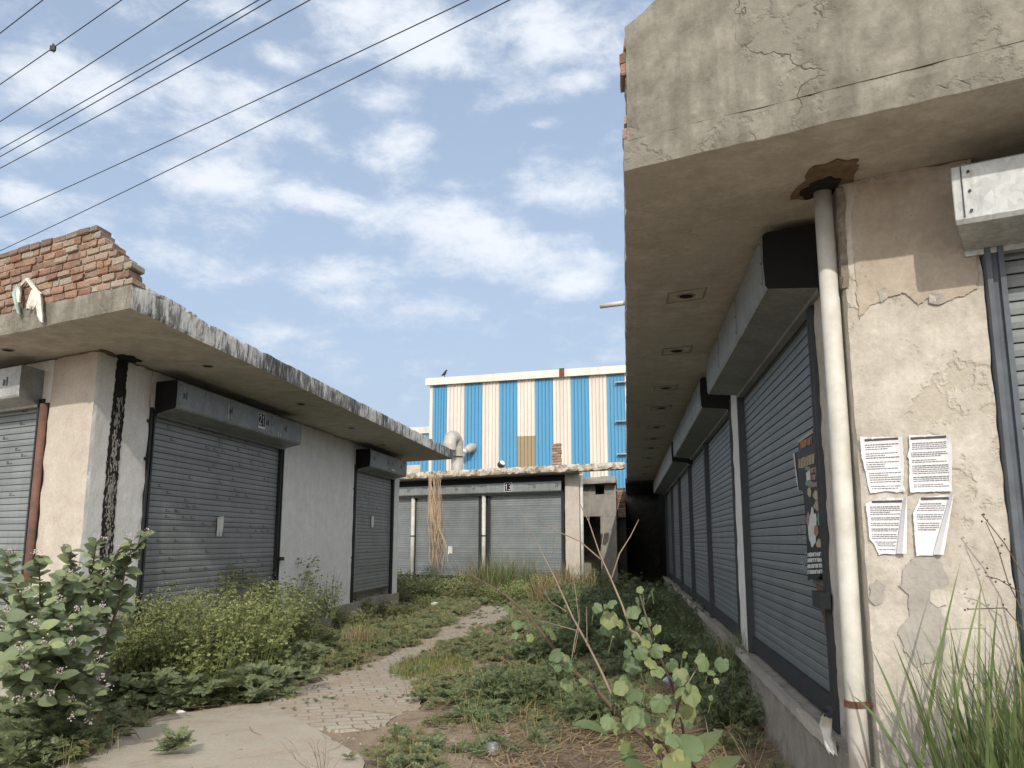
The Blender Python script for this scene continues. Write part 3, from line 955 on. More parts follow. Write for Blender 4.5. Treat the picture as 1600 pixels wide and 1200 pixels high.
    mb.lattice(9.06, 9.66, 1.205, 1.6, 0.42, SOF - 0.004, 0.1, 0.1, 0.12, 0.004, 0.01, seed=7)
    mb.build('white_pillar', ['wall_side'], root)
    # plinth
    mb = MB()
    mb.lattice(4.84, 26.9, 1.135, 1.7, -0.2, 0.475, 0.12, 0.3, 0.1, 0.008, 0.015, seed=3)
    pl = mb.build('plinth', ['plinth'], root)
    mb = MB()
    mb.lattice(5.3, 26.5, 1.085, 1.134, 0.435, 0.500, 0.1, 0.04, 0.06, 0.002, 0.006, seed=13)
    mb.build('pale_edge_strip', ['cement_pale'], pl)
    # side shutters
    F = Face('s', 1.24, -1)
    spans = [(5.695, 9.00, 1), (9.76, 12.80, 2), (12.92, 16.10, 3), (16.22, 19.28, 4), (19.40, 22.45, 5), (22.57, 25.8, 6)]
    def scrawl(mb):
        rr = random.Random(3)
        for k in range(34):
            l = rr.choice([6.62, 6.56, 6.46]) + rr.uniform(-.05, .05)
            z = rr.uniform(1.30, 1.62)
            a = rr.uniform(-1.4, 1.4)
            ln = rr.uniform(0.01, 0.03)
            dx, dz = math.cos(a) * ln, math.sin(a) * ln
            F.poly(mb, [(l, z), (l + dx, z + dz), (l + dx + .004, z + dz + .005), (l + .004, z + .005)], -0.0145, 3, 0.001)
    for (l0, l1, sd) in spans:
        sh = curtain(F, l0, l1, 0.62, 2.98, -0.02, root, 'shutter', None, sd, extra=scrawl if sd == 1 else None)
        rail(F, l0 - 0.11, l0 - 0.003, 0.48, 2.96, sh)
        rail(F, l1 + 0.003, l1 + 0.07, 0.48, 2.96, sh)
        b = MB()
        F.box(b, l0, l1, -0.035, 0.012, 0.50, 0.622)
        b.build('bottom_bar', ['dark_steel'], sh)
        if sd == 1:
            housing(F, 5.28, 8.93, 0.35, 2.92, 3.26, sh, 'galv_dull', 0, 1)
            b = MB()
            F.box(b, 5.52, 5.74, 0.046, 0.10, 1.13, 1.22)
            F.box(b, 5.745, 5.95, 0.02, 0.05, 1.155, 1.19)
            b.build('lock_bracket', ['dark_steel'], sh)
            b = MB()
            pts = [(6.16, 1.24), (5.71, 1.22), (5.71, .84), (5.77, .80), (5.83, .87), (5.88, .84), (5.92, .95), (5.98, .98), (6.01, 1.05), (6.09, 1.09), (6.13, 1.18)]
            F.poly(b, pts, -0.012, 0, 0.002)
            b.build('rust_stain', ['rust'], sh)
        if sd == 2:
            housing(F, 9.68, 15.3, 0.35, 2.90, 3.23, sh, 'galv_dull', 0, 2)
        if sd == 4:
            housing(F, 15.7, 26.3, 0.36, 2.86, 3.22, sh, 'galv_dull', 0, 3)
    # street-side shutter
    G = Face('t', 4.87, -1)
    sh = curtain(G, 1.90, 4.50, 0.62, 2.95, -0.03, root, 'shutter_pale', None, 11)
    rail(G, 1.822, 1.897, 0.3, 2.84, sh, 'blue_steel', 0.0, 0.07, lugs=(2.42, 1.93, 1.30), lug_dir=-1, lug_mat='rust')
    rail(G, 4.503, 4.585, 0.3, 2.84, sh, 'blue_steel', 0.0, 0.07)
    b = MB()
    G.box(b, 1.90, 4.50, -0.05, 0.0, 0.50, 0.622)
    b.build('bottom_bar', ['dark_steel'], sh)
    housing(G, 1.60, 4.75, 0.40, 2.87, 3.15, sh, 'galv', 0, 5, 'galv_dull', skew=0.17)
    # rain pipe with its stained outlet
    mb = MB()
    mb.tube([W(4.875, 1.136, 0.12), W(4.875, 1.138, 1.0), W(4.877, 1.146, 2.0), W(4.88, 1.146, SOF + 0.02)], 0.047, 24)
    pp = mb.build('rain_pipe', ['pvc'], root, smooth=True)
    mb = MB()
    mb.tube([W(4.875, 1.137, 0.735), W(4.875, 1.137, 0.765)], 0.052, 24)
    mb.sbox(4.87, 4.89, 1.17, 1.22, 0.74, 0.758)
    mb.build('pipe_clamp', ['rust'], pp)
    mb = MB()
    mb.lattice(4.76, 4.98, 1.03, 1.205, -0.25, 0.13, 0.05, 0.05, 0.05, 0.006, 0.02, seed=6)
    mb.build('cement_footing', ['cement'], pp)
    mb = MB()
    c1 = patch_outline(3, (4.74, 1.13), (0.25, 0.15), 40, .5)
    mb.slab([W(s, t, SOF - 0.010) for s, t in c1], (0, 0, 0.008), 0)
    c2 = patch_outline(7, (4.82, 1.125), (0.14, 0.095), 30, .4)
    mb.slab([W(s, t, SOF - 0.016) for s, t in c2], (0, 0, 0.012), 1)  # black disc paints the shade inside the open pipe outlet
    mb.build('damp_outlet', ['brown_damp', 'mould_hole_black'], slab)
    # crumbled corner beside the pipe
    mb = MB()
    mb.lattice(4.819, 4.9, 1.20, 1.238, 2.74, 3.285, 0.012, 0.008, 0.012, 0.010, 0.014, seed=17)
    mb.build('crumbled_corner', ['crumbly'], root)
    # drain spout through the slab edge
    mb = MB()
    mb.tube([W(6.9, 0.2, 3.41), W(6.9, -0.19, 3.415)], 0.02, 10)
    mb.build('drain_spout', ['pvc'], slab, smooth=True)
    return root
right_block()

# dark passage at the alley's end
def passage():
    root = thing('covered_passage', 'unlit brick passage closing the far end of the alley', 'passage', W(27, .5, 0))
    mb = MB()
    mb.sbox(26.95, 34, -0.50, -0.02, 0, 3.0)
    mb.sbox(26.95, 34, 1.3, 1.6, 0, 3.25)
    mb.sbox(33.5, 34, -0.02, 1.3, 0, 3.25)
    mb.build('wall', ['passage_shade'], root)
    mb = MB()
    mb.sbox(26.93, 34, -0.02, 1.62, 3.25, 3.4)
    mb.build('roof', ['passage_shade'], root)
    mb = MB()
    rnd = random.Random(2)
    for k in range(12):
        brick_box(mb, 26.75, 26.94, -0.30 + rnd.uniform(-.02, .01), -0.03, 2.20 + k * 0.075, 2.27 + k * 0.075, rnd)
    mb.build('brick_jamb', ['brick'], root)
passage()

# ================================================================== LEFT SHOP BLOCK
TL = -5.45
def left_block():
    root = thing('shop_block', 'whitewashed shop block at the left with a broken brick parapet', 'building', W(5.37, TL, 0))
    mb = MB()
    mf = lambda tg: {'bottom': 1, 's0': 0, 't1': 2}.get(tg, 2)
    mb.lattice(4.50, 17.5, -11.5, -4.2, SOF + 0.01, 3.515, 0.06, 0.12, 0.035, 0.005, 0.009, mfun=mf, seed=21)
    slab = mb.build('canopy_slab', ['fascia', 'soffit', 'mould'], root)
    mb = MB()
    mb.lattice(5.46, 5.62, -4.36, -4.21, 3.512, 3.545, 0.04, 0.05, 0.03, 0.006, 0.02, seed=25)
    mb.lattice(4.70, 5.36, -4.40, -4.203, 3.49, 3.55, 0.05, 0.05, 0.03, 0.006, 0.012, seed=21)
    mb.build('roof_kerb', ['mould'], slab)
    recess_lights([(9.14, -4.68), (14.04, -5.0), (6.54, -4.71), (4.89, -6.39), (11.6, -4.8)], SOF + 0.01, slab, 0.045, False)
    # broken brick parapet on the street side
    mb = MB()
    rnd = random.Random(12)
    ends = [-4.20, -4.255, -4.22, -4.34, -4.43, -4.49, -4.60, -4.66, -4.72]
    core_t = [e - 0.06 for e in ends]
    z = 3.515
    hgt = 0.0675
    for r, e in enumerate(ends):
        t = e + rnd.uniform(-.01, .01)
        first = True
        while t > -9.5:
            ln = rnd.choice([0.165, 0.165, 0.165, 0.085, 0.15])
            if r % 2 == 0 and first:
                ln = 0.10
            pr = rnd.uniform(-.012, .012)
            brick_box(mb, 4.50 + pr, 4.70, t - ln, t, z + rnd.uniform(-.003, .003), z + hgt - 0.011 + rnd.uniform(-.003, .003), rnd)
            t -= ln + rnd.uniform(0.008, 0.016)
            first = False
        mb.sbox(4.521, 4.69, -9.5, e - 0.05, z - 0.013, z + hgt - 0.012, 1)
        z += hgt
    mb.build('brick_parapet', ['brick', 'mortar'], root)
    # walls
    mb = MB()
    mb.lattice(5.37, 6.36, -6.17, TL, 0, SOF, 0.06, 0.06, 0.07, 0.005, 0.012, mfun=lambda tg: 0 if tg == 's0' else 1, seed=31)
    pier = mb.build('corner_pier', ['wall_pier', 'wall_side'], root)
    mb = MB()
    mb.lattice(10.06, 13.44, -5.7, TL, 0, SOF, 0.15, 0.2, 0.15, 0.006, 0.01, seed=33)
    mb.build('side_wall', ['wall_side'], root)
    mb = MB()
    mb.lattice(16.22, 16.62, -5.7, TL + 0.03, 0, SOF, 0.1, 0.1, 0.12, 0.004, 0.01, seed=35)
    mb.build('white_pillar', ['wall_side'], root)
    mb = MB()
    mb.sbox(5.65, 16.6, -11.4, -5.72, 0, SOF - 0.003)
    mb.sbox(5.40, 5.645, -11.4, -6.18, 2.86, SOF - 0.003)
    mb.sbox(6.37, 10.05, -5.715, TL - 0.01, 2.86, SOF - 0.003)
    mb.sbox(13.45, 16.21, -5.715, TL - 0.01, 2.86, SOF - 0.003)
    mb.sbox(5.40, 5.645, -11.4, -9.2, 0, 2.855)
    mb.build('inner_wall', ['wall_side'], root)
    mb = MB()
    mb.lattice(5.30, 16.7, -11.4, TL + 0.06, -0.2, 0.40, 0.3, 0.3, 0.15, 0.008, 0.015, seed=37)
    mb.build('plinth', ['plinth'], root)
    # black algae stripe where a rain pipe once ran
    F = Face('s', TL, 1)
    mb = MB()
    rr = random.Random(8)
    L, Rr = [], []
    k = 0
    zz = 0.7
    while zz < 3.30:
        w = 0.105 - 0.01 * (zz > 3.0)
        c = 5.775 + 0.012 * math.sin(zz * 2.3)
        L.append((c - w + rr.uniform(-.012, .012), zz))
        Rr.append((c + w + rr.uniform(-.012, .012), zz))
        zz += 0.025
    F.poly(mb, L + Rr[::-1], 0.004, 0, 0.003)
    for q in range(420):
        zz = 0.8 + 2.1 * rr.random()
        cx = 5.775 + rr.gauss(0.0, 0.035) + 0.012 * math.sin(zz * 2.3)
        w, h = rr.uniform(.003, .011), rr.uniform(.006, .035)
        F.poly(mb, [(cx - w, zz - h * .6), (cx + w * .4, zz - h), (cx + w, zz + h * .5), (cx - w * .3, zz + h)], 0.008, 1, 0.001)
    mb.build('algae_stripe', ['mould_hole_black', 'mould_fleck'], pier)
    mb = MB()
    mb.slab([W(s, t, SOF - 0.004) for s, t in patch_outline(9, (5.80, -5.36), (0.17, 0.09), 30, .4)], (0, 0, 0.012), 0)
    mb.slab([W(s, t, SOF - 0.002) for s, t in patch_outline(4, (5.50, -5.42), (0.14, 0.04), 30, .5)], (0, 0, 0.010), 1)
    mb.build('damp_outlet', ['mould_hole_black', 'brown_damp'], slab)
    # side shutters
    FS = Face('s', TL - 0.02, 1)
    sh = curtain(FS, 6.46, 9.92, 0.55, 2.98, -0.02, root, 'shutter_left', (95, 0.6, 2.9), 41)
    rail(FS, 6.37, 6.457, 0.4, 2.9, sh, lugs=(2.75, 2.35, 1.75, 1.2), lug_dir=-1)
    rail(FS, 9.923, 10.03, 0.4, 2.9, sh)
    housing(FS, 6.46, 10.03, 0.36, 2.88, 3.19, sh, 'galv_dull', 0, 43, marks_at=[6.62, 7.72, 8.8, 9.42])
    number_plate(FS, '21', 8.62, 3.035, 0.368, 0.22, 0.20, sh)
    b = MB()
    for (l, z0, z1) in ((7.66, 2.93, 3.10), (9.18, 2.90, 2.96), (9.25, 2.90, 2.95)):
        b = MB()
        FS.poly(b, [(l, z0), (l + .014, z0), (l + .014, z1), (l, z1)], 0.368, 0, 0.001)
        b.build('paint_drip', ['plate_white'], sh)
    b = MB()
    FS.box(b, 9.95, 10.10, 0.03, 0.10, 1.22, 1.27)
    b.build('lock_bracket', ['dark_steel'], sh)
    sh = curtain(FS, 13.54, 16.12, 0.55, 2.98, -0.02, root, 'shutter_left', (30, 0.6, 2.9), 45)
    rail(FS, 13.45, 13.537, 0.4, 2.9, sh, lugs=(2.45, 1.2), lug_dir=-1)
    rail(FS, 16.123, 16.20, 0.4, 2.9, sh)
    housing(FS, 13.52, 16.22, 0.36, 2.86, 3.19, sh, 'galv_dull', 0, 47, marks_at=[13.75, 14.7, 15.75])
    number_plate(FS, '20', 15.10, 3.02, 0.368, 0.24, 0.24, sh)
    # street-side shutter
    G = Face('t', 5.40, -1)
    sh = curtain(G, -9.1, -6.36, 0.55, 2.98, -0.02, root, 'shutter_pale', (75, 0.6, 2.9), 49)
    rail(G, -6.35, -6.27, 0.4, 2.9, sh, 'dark_steel')
    mb = MB()
    mb.tube([G.P(-6.225, 0.05, 0.4), G.P(-6.225, 0.05, 2.84)], 0.042, 12)
    mb.build('rust_post', ['rust_post'], sh, smooth=True)
    housing(G, -9.3, -6.34, 0.34, 2.88, 3.20, sh, 'galv', 0, 51, 'galv_dull', marks_at=[-6.6, -7.3])
    return root
left_block()

# ================================================================== FAR SHOP BLOCK
def far_block():
    root = thing('shop_block', 'low shop block across the far end with shutter number 13 and a mouldy slab roof', 'building', W(23.1, -4, 0))
    mb = MB()
    mf = lambda tg: {'bottom': 1}.get(tg, 2)
    mb.lattice(22.3, 25.2, -14, -1.345, SOF, 3.50, 0.10, 0.10, 0.07, 0.012, 0.04, mfun=mf, seed=61)
    mb.lattice(22.3, 22.62, -1.35, -0.02, SOF + .003, 3.495, 0.10, 0.10, 0.07, 0.012, 0.04, mfun=mf, seed=61)
    slab = mb.build('roof_slab', ['fascia', 'soffit', 'mould_brown'], root)
    mb = MB()
    mb.lattice(22.6, 22.8, -13, -6.6, 3.49, 3.74, 0.1, 0.15, 0.1, 0.012, 0.03, seed=63)
    mb.build('low_parapet', ['wall_pier'], slab)
    G = Face('t', 23.1, -1)
    for (l0, l1, sd) in ((-13.2, -10.0, 1), (-9.9, -7.05, 2), (-6.88, -4.62, 3), (-4.22, -1.93, 4)):
        sh = curtain(G, l0, l1, 0.5, 2.95, -0.03, root, 'shutter_pale', None, 70 + sd)
        rail(G, l0 - 0.09, l0 - 0.003, 0.4, 2.85, sh)
        rail(G, l1 + 0.003, l1 + 0.09, 0.4, 2.85, sh)
        if sd == 3:
            housing(G, -11.5, -1.90, 0.30, 2.84, 3.11, sh, 'galv_dull', 0, 77, marks_at=[-7.1, -5.35, -4.75, -2.75, -2.05])
        if sd == 4:
            number_plate(G, '13', -3.58, 2.985, 0.31, 0.26, 0.25, sh, strip=False)
    for (t) in (-6.97, -4.43):
        mb = MB()
        mb.tube([W(23.02, t, 0.3), W(23.02, t, 2.82)], 0.06, 12)
        pp = mb.build('post_pipe', ['pvc'], root, smooth=True)
        mb = MB()
        mb.tube([W(23.02, t, 1.62), W(23.02, t, 1.66)], 0.066, 12)
        mb.build('pipe_band', ['dark_steel'], pp)
    mb = MB()
    mb.sbox(23.3, 25.1, -13.8, -1.8, 0, SOF - 0.004)
    mb.build('inner_wall', ['dark_steel'], root)
    mb = MB()
    mb.lattice(22.95, 24.9, -1.80, -1.36, 0, SOF, 0.2, 0.1, 0.15, 0.006, 0.012, seed=65)
    mb.build('corner_pier', ['wall_pier'], root)
    mb = MB()
    mb.lattice(22.9, 25, -13.8, -1.3, -0.2, 0.42, 0.3, 0.3, 0.15, 0.008, 0.015, seed=66)
    mb.build('plinth', ['plinth'], root)
    # drain pipe beside the pier
    mb = MB()
    mb.tube([W(23.0, -1.30, 0.1), W(23.0, -1.30, 3.29)], 0.045, 10)
    mb.build('rain_pipe', ['pvc'], root, smooth=True)
    return root
far_block()

def outhouse():
    root = thing('outhouse', 'small grey cement outhouse with a black doorway and a square vent hole', 'outhouse', W(26, -.9, 0))
    s = 25.6
    mb = MB()
    def wall(t0, t1, z0, z1):
        mb.lattice(s, s + 0.2, t0, t1, z0, z1, 0.2, 0.1, 0.1, 0.004, 0.006, seed=t0)
    P = lambda u, v: tz(onfront(u, v, s))
    tl, tr = P(908, 800)[0] - .25, P(963, 800)[0]
    d0, d1, dz = P(911, 806)[0], P(938, 806)[0], P(930, 807)[1]
    w0, w1, wz0, wz1 = P(930, 760)[0], P(944, 760)[0], P(937, 772)[1], P(937, 757)[1]
    ct, cb = P(930, 746)[1], P(930, 757)[1]
    wall(tl, d0, 0, dz)
    wall(d1, tr, 0, dz)
    wall(tl, tr, dz, wz0)
    wall(tl, w0, wz0, cb)
    wall(w1, tr, wz0, cb)
    mb.sbox(s + 0.2, s + 2.4, tr - .2, tr, 0, cb)
    mb.sbox(s + 0.2, s + 2.4, tl, tl + .2, 0, cb)
    mb.sbox(s + 2.4, s + 2.6, tl, tr, 0, cb)
    mb.build('wall', ['cement'], root)
    mb = MB()
    mb.lattice(s - 0.35, s + 2.7, tl - .05, tr + .02, cb, ct, 0.2, 0.1, 0.08, 0.005, 0.02, seed=2)
    mb.build('roof', ['cement'], root)
outhouse()

# ================================================================== FACTORY
FD = unit(-3100)
FN = Vector((FD[1], -FD[0], 0))
if FN.y > 0:
    FN = -FN                              # towards the yard
def factory():
    o = at(671, 600, 42.0)
    o.z = 0
    root = thing('factory_shed', 'tall factory shed clad in alternating blue and cream ribbed sheets', 'factory', o)
    ex = Vector((-FD[0], -FD[1], 0))
    def onfac(u, v):
        d = ray(u, v)
        k = (o - Vector((0, 0, CAMH))).dot(FN) / d.dot(FN)
        p = Vector((0, 0, CAMH)) + d * k
        return (p - o).dot(ex), p.z
    H = onfac(700, 600)[1]
    edges = [671, 676.5, 698, 726, 753.5, 780.5, 808.5, 836.5, 864.5, 893, 921, 949.5, 977.5]
    xs = [onfac(u, 660)[0] for u in edges]
    w = xs[-1] - xs[-2]
    while len(xs) < 20:
        xs.append(xs[-1] + w)
    cols = ['white'] + ['blue', 'white'] * 12
    rnd = random.Random(3)
    def sheet(x0, x1, z0, z1, mat, name, ribs=5):
        mb = MB()
        pts = []
        n = ribs if x1 - x0 > 0.4 else 1
        pw = (x1 - x0) / n
        for i in range(n):
            a = x0 + i * pw
            pts += [(a, 0.0), (a + pw * .74, 0.0), (a + pw * .80, 0.055), (a + pw * .90, 0.055), (a + pw * .93, -0.02), (a + pw * .985, -0.02)]
        pts.append((x1, 0.0))
        for (x, d) in pts:
            for z in (z0, z1):
                p = o + ex * x + FN * d
                mb.v.append((p.x, p.y, z))
        for i in range(len(pts) - 1):
            mb.f.append((2 * i, 2 * i + 2, 2 * i + 3, 2 * i + 1))
            mb.mi.append(0)
        mb.build(name, [mat], root)
    bx0, bz = onfac(808, 682)
    for i in range(len(xs) - 1):
        x0, x1 = xs[i], xs[i + 1] - 0.004
        if i == 6:
            sheet(x0, x1, bz, H, 'white', 'wall_sheet')
            sheet(x0, x1, 0, bz - 0.01, 'fawn', 'skylight_sheet')
        else:
            sheet(x0, x1, 0, H, cols[i], 'wall_sheet')
    # body, gutter
    def bar(mb, x0, x1, d0, d1, z0, z1, mi=0):
        c = []
        for z in (z0, z1):
            for (x, d) in ((x0, d0), (x1, d0), (x1, d1), (x0, d1)):
                p = o + ex * x + FN * d
                c.append(Vector((p.x, p.y, z)))
        mb.hexa(c, mi)
    mb = MB()
    bar(mb, 0.03, xs[-1], -25, -0.08, 0, H - 0.05)
    mb.build('shed_body', ['white'], root)
    mb = MB()
    x = -0.12
    gh = onfac(760, 592)[1] - onfac(760, 601)[1]
    while x < xs[-1]:
        bar(mb, x, x + 3.6, -0.02, 0.22, H - 0.04, H + gh * 1.1 + rnd.uniform(-.012, .012))
        x += 3.61
    mb.build('gutter', ['white'], root)
    mb = MB()
    gx = onfac(880, 586)[0]
    bar(mb, gx - .12, gx + .12, 0.221, 0.26, H - 0.03, H + gh * 1.25)
    mb.build('rusty_bracket', ['rust'], root)
    for (u, v) in ((971, 598), (971, 659), (974, 710)):
        mb = MB()
        gx, zz = onfac(u, v)
        bar(mb, gx - .25, gx + .35, 0.05, 0.25, zz - .02, zz + .02)
        mb.build('pipe_bracket', ['duct'], root)
    # lower wing to the left
    wx, wz = onfac(650, 662)
    mb = MB()
    bar(mb, -9, -0.02, -18, -2.0, 0, wz - .25)
    mb.build('side_wing', ['blue'], root)
    mb = MB()
    for i in range(40):
        bar(mb, -9 + i * .22, -9 + i * .22 + .05, -1.999, -1.96, 0, wz - .25)
    mb.build('wing_rib', ['blue'], root)
    mb = MB()
    bar(mb, -9.1, -0.03, -18, -1.9, wz - .24, wz + .1)
    mb.build('wing_gutter', ['white'], root)
    # bird on the gutter
    bx, bzz = onfac(695.5, 592)
    p = o + ex * bx + FN * 0.1
    mb = MB()
    z0 = H + gh * 1.15
    pts = [(-.16, .10), (-.08, .13), (0, .17), (.05, .24), (.08, .31), (.11, .34), (.16, .33)]
    mb.tube([Vector((p.x, p.y, z0)) + ex * a + Vector((0, 0, b)) for a, b in pts], [.012, .05, .075, .065, .045, .045, .008], 8)
    for k in (-.02, .02):
        mb.tube([Vector((p.x, p.y, z0 - .02)) + ex * .02 + FN * k, Vector((p.x, p.y, z0 + .14)) + ex * .01 + FN * k], .008, 5)
    tag(mb.build('bird', ['bird'], loc=(p.x, p.y, z0), smooth=True), 'small dark bird perched on the factory gutter', 'bird')
factory()

# roof furniture on the far block
def ducts():
    base = at(712, 730, 30.0)
    root = thing('exhaust_duct', 'tall grey segmented elbow duct rising before the factory wall', 'duct', (base.x, base.y, 0))
    k = 30.0 / FPX
    c = at(706, 705, 30.0)
    mb = MB()
    # upright
    e = Vector((1, 0, 0))
    mb.tube([at(714, 760, 30.4), at(714, 712, 30.4)], 9.5 * k, 18)
    mb.build('riser', ['duct'], root, smooth=True)
    mb = MB()
    pts, n = [], 7
    for i in range(n + 1):
        a = math.pi * i / n
        pts.append(at(714, 697, 30.3) + Vector((-math.cos(a) * -0.0, -0.28 + 0.28 * math.cos(a), 13 * k * math.sin(a))) + Vector((-0.17 * (1 - math.cos(a)) / 2 * 1.3, 0, 0)))
    pts.insert(0, at(714, 713, 30.3))
    pts.append(pts[-1] + Vector((0, 0, -0.20)))
    mb.tube(pts, [9.6 * k] + [10 * k + (0.012 if i % 2 else 0) for i in range(n + 1)] + [10.5 * k], 18)
    mb.build('elbow', ['duct'], root)
    base = at(733, 705, 41.0)
    r2 = thing('exhaust_duct', 'short grey elbow duct sticking out of a blue sheet', 'duct', base)
    mb = MB()
    p = at(735, 700, 41.0)
    k2 = 41.0 / FPX
    mb.tube([p + Vector((0.12, 0.9, 0.05)), p + Vector((0.1, 0.2, 0.03)), p + Vector((0, -0.1, 0.0)), p + Vector((-0.1, -0.25, -0.1)), p + Vector((-0.16, -0.3, -0.2))], [7.5 * k2, 7.5 * k2, 7 * k2, 6 * k2, 6 * k2], 16)
    mb.build('pipe_bend', ['duct'], r2, smooth=True)
    q = at(726, 703, 41.0) + Vector((0, -0.3, 0))
    mb = MB()
    mb.tube([q, q + Vector((-0.02, 0, -0.16))], [5 * k2, 5.6 * k2], 16)
    mb.build('pipe_rim', ['white'], r2, smooth=True)
ducts()
def roof_bits():
    p = onfront(870, 727, 23.2)
    s, t = inv(p.x, p.y)
    mb = MB()
    rnd = random.Random(6)
    wb = 0.28
    for k in range(9):
        z = 3.505 + k * 0.075
        if k % 2:
            brick_box(mb, 23.1, 23.38, t - wb / 2, t + 0.03, z, z + .064, rnd, .012)
            brick_box(mb, 23.1, 23.38, t + 0.04, t + wb / 2, z, z + .064, rnd, .012)
        else:
            brick_box(mb, 23.1, 23.38, t - wb / 2, t - 0.05, z, z + .064, rnd, .012)
            brick_box(mb, 23.1, 23.38, t - 0.04, t + wb / 2, z, z + .064, rnd, .012)
    mb.sbox(23.12, 23.36, t - wb / 2 + .02, t + wb / 2 - .02, 3.5, 4.15, 1)
    tag(mb.build('brick_stub', ['brick', 'mortar'], loc=W(23.2, t, 3.5)), 'stub of a red brick pillar standing on the far slab roof', 'brick pillar')
    p = onfront(783, 731, 22.6)
    s, t = inv(p.x, p.y)
    c = W(22.6, t, 3.52)
    root = thing('roof_pot', 'round black pot with a white lid lying on the far slab roof', 'pot', c)
    mb = MB()
    prof = [(0.03, 0.0), (0.07, 0.01), (0.105, 0.06), (0.11, 0.10), (0.085, 0.15), (0.07, 0.17)]
    mb.tube([c + Vector((0, 0, z)) for r, z in prof], [r for r, z in prof], 16)
    mb.build('bowl', ['dark_steel'], root, smooth=True)
    mb = MB()
    prof = [(0.085, -0.01), (0.08, 0.02), (0.04, 0.045), (0.01, 0.05)]
    ax = Vector((0.55, -0.45, 0.70)).normalized()
    mb.tube([c + Vector((0.035, -0.06, 0.13)) + ax * z for r, z in prof], [r for r, z in prof], 16)
    mb.build('lid', ['plate_white'], root, smooth=True)
roof_bits()

# ================================================================== POWER LINES
def wires():
    lines = [((0, 52), (67, 0), 10.2, 'power cable crossing the top left corner, outermost of the set'),
             ((0, 132), (190, 0), 10.0, 'power cable with a small clamp on it, second from the top left corner'),
             ((0, 190), (294, 0), 9.6, 'single power cable running just above the crossing pair'),
             ((0, 233), (404, 0), 9.3, 'upper cable of the pair that cross each other in the sky'),
             ((0, 245), (423, 0), 9.0, 'lower cable of the pair that cross each other in the sky'),
             ((0, 263), (484, 0), 8.9, 'power cable just below the crossing pair'),
             ((0, 340), (732, 0), 8.5, 'power cable second nearest the left brick parapet'),
             ((0, 392), (796, 0), 8.2, 'lowest power cable, passing closest over the left brick parapet')]
    for (a, b, z, lab) in lines:
        p, q = gz(a[0], a[1], z), gz(b[0], b[1], z)
        d = q - p
        pts = []
        n = 40
        A, B = p - d * 1.2, q + d * 0.9
        L = (B - A).length
        for i in range(n + 1):
            f = i / n
            x = A.lerp(B, f)
            g = 0.7 * (4 * f * (1 - f)) * (L / 60) ** 2
            f0 = 1.2 / 3.1
            f1 = 2.2 / 3.1
            g0 = 0.7 * 4 * f0 * (1 - f0) * (L / 60) ** 2
            g1 = 0.7 * 4 * f1 * (1 - f1) * (L / 60) ** 2
            gl = g0 + (g1 - g0) * (f - f0) / (f1 - f0)
            pts.append(x + Vector((0, 0, -(g - gl))))
        mb = MB()
        mb.tube(pts, 0.009, 6)
        o = tag(mb.build('power_line', ['wire'], loc=p, smooth=True), lab, 'power line', 'power cables over the yard')
        if 'clamp' in lab:
            c = gz(83, 73, z)
            mb = MB()
            mb.box(c + Vector((0, 0, -.03)), (.09, .05, .09))
            mb.tube([c + Vector((0, 0, .05)), c + Vector((0.02, 0, -.1))], .02, 6)
            mb.build('cable_clamp', ['wire'], o)
wires()

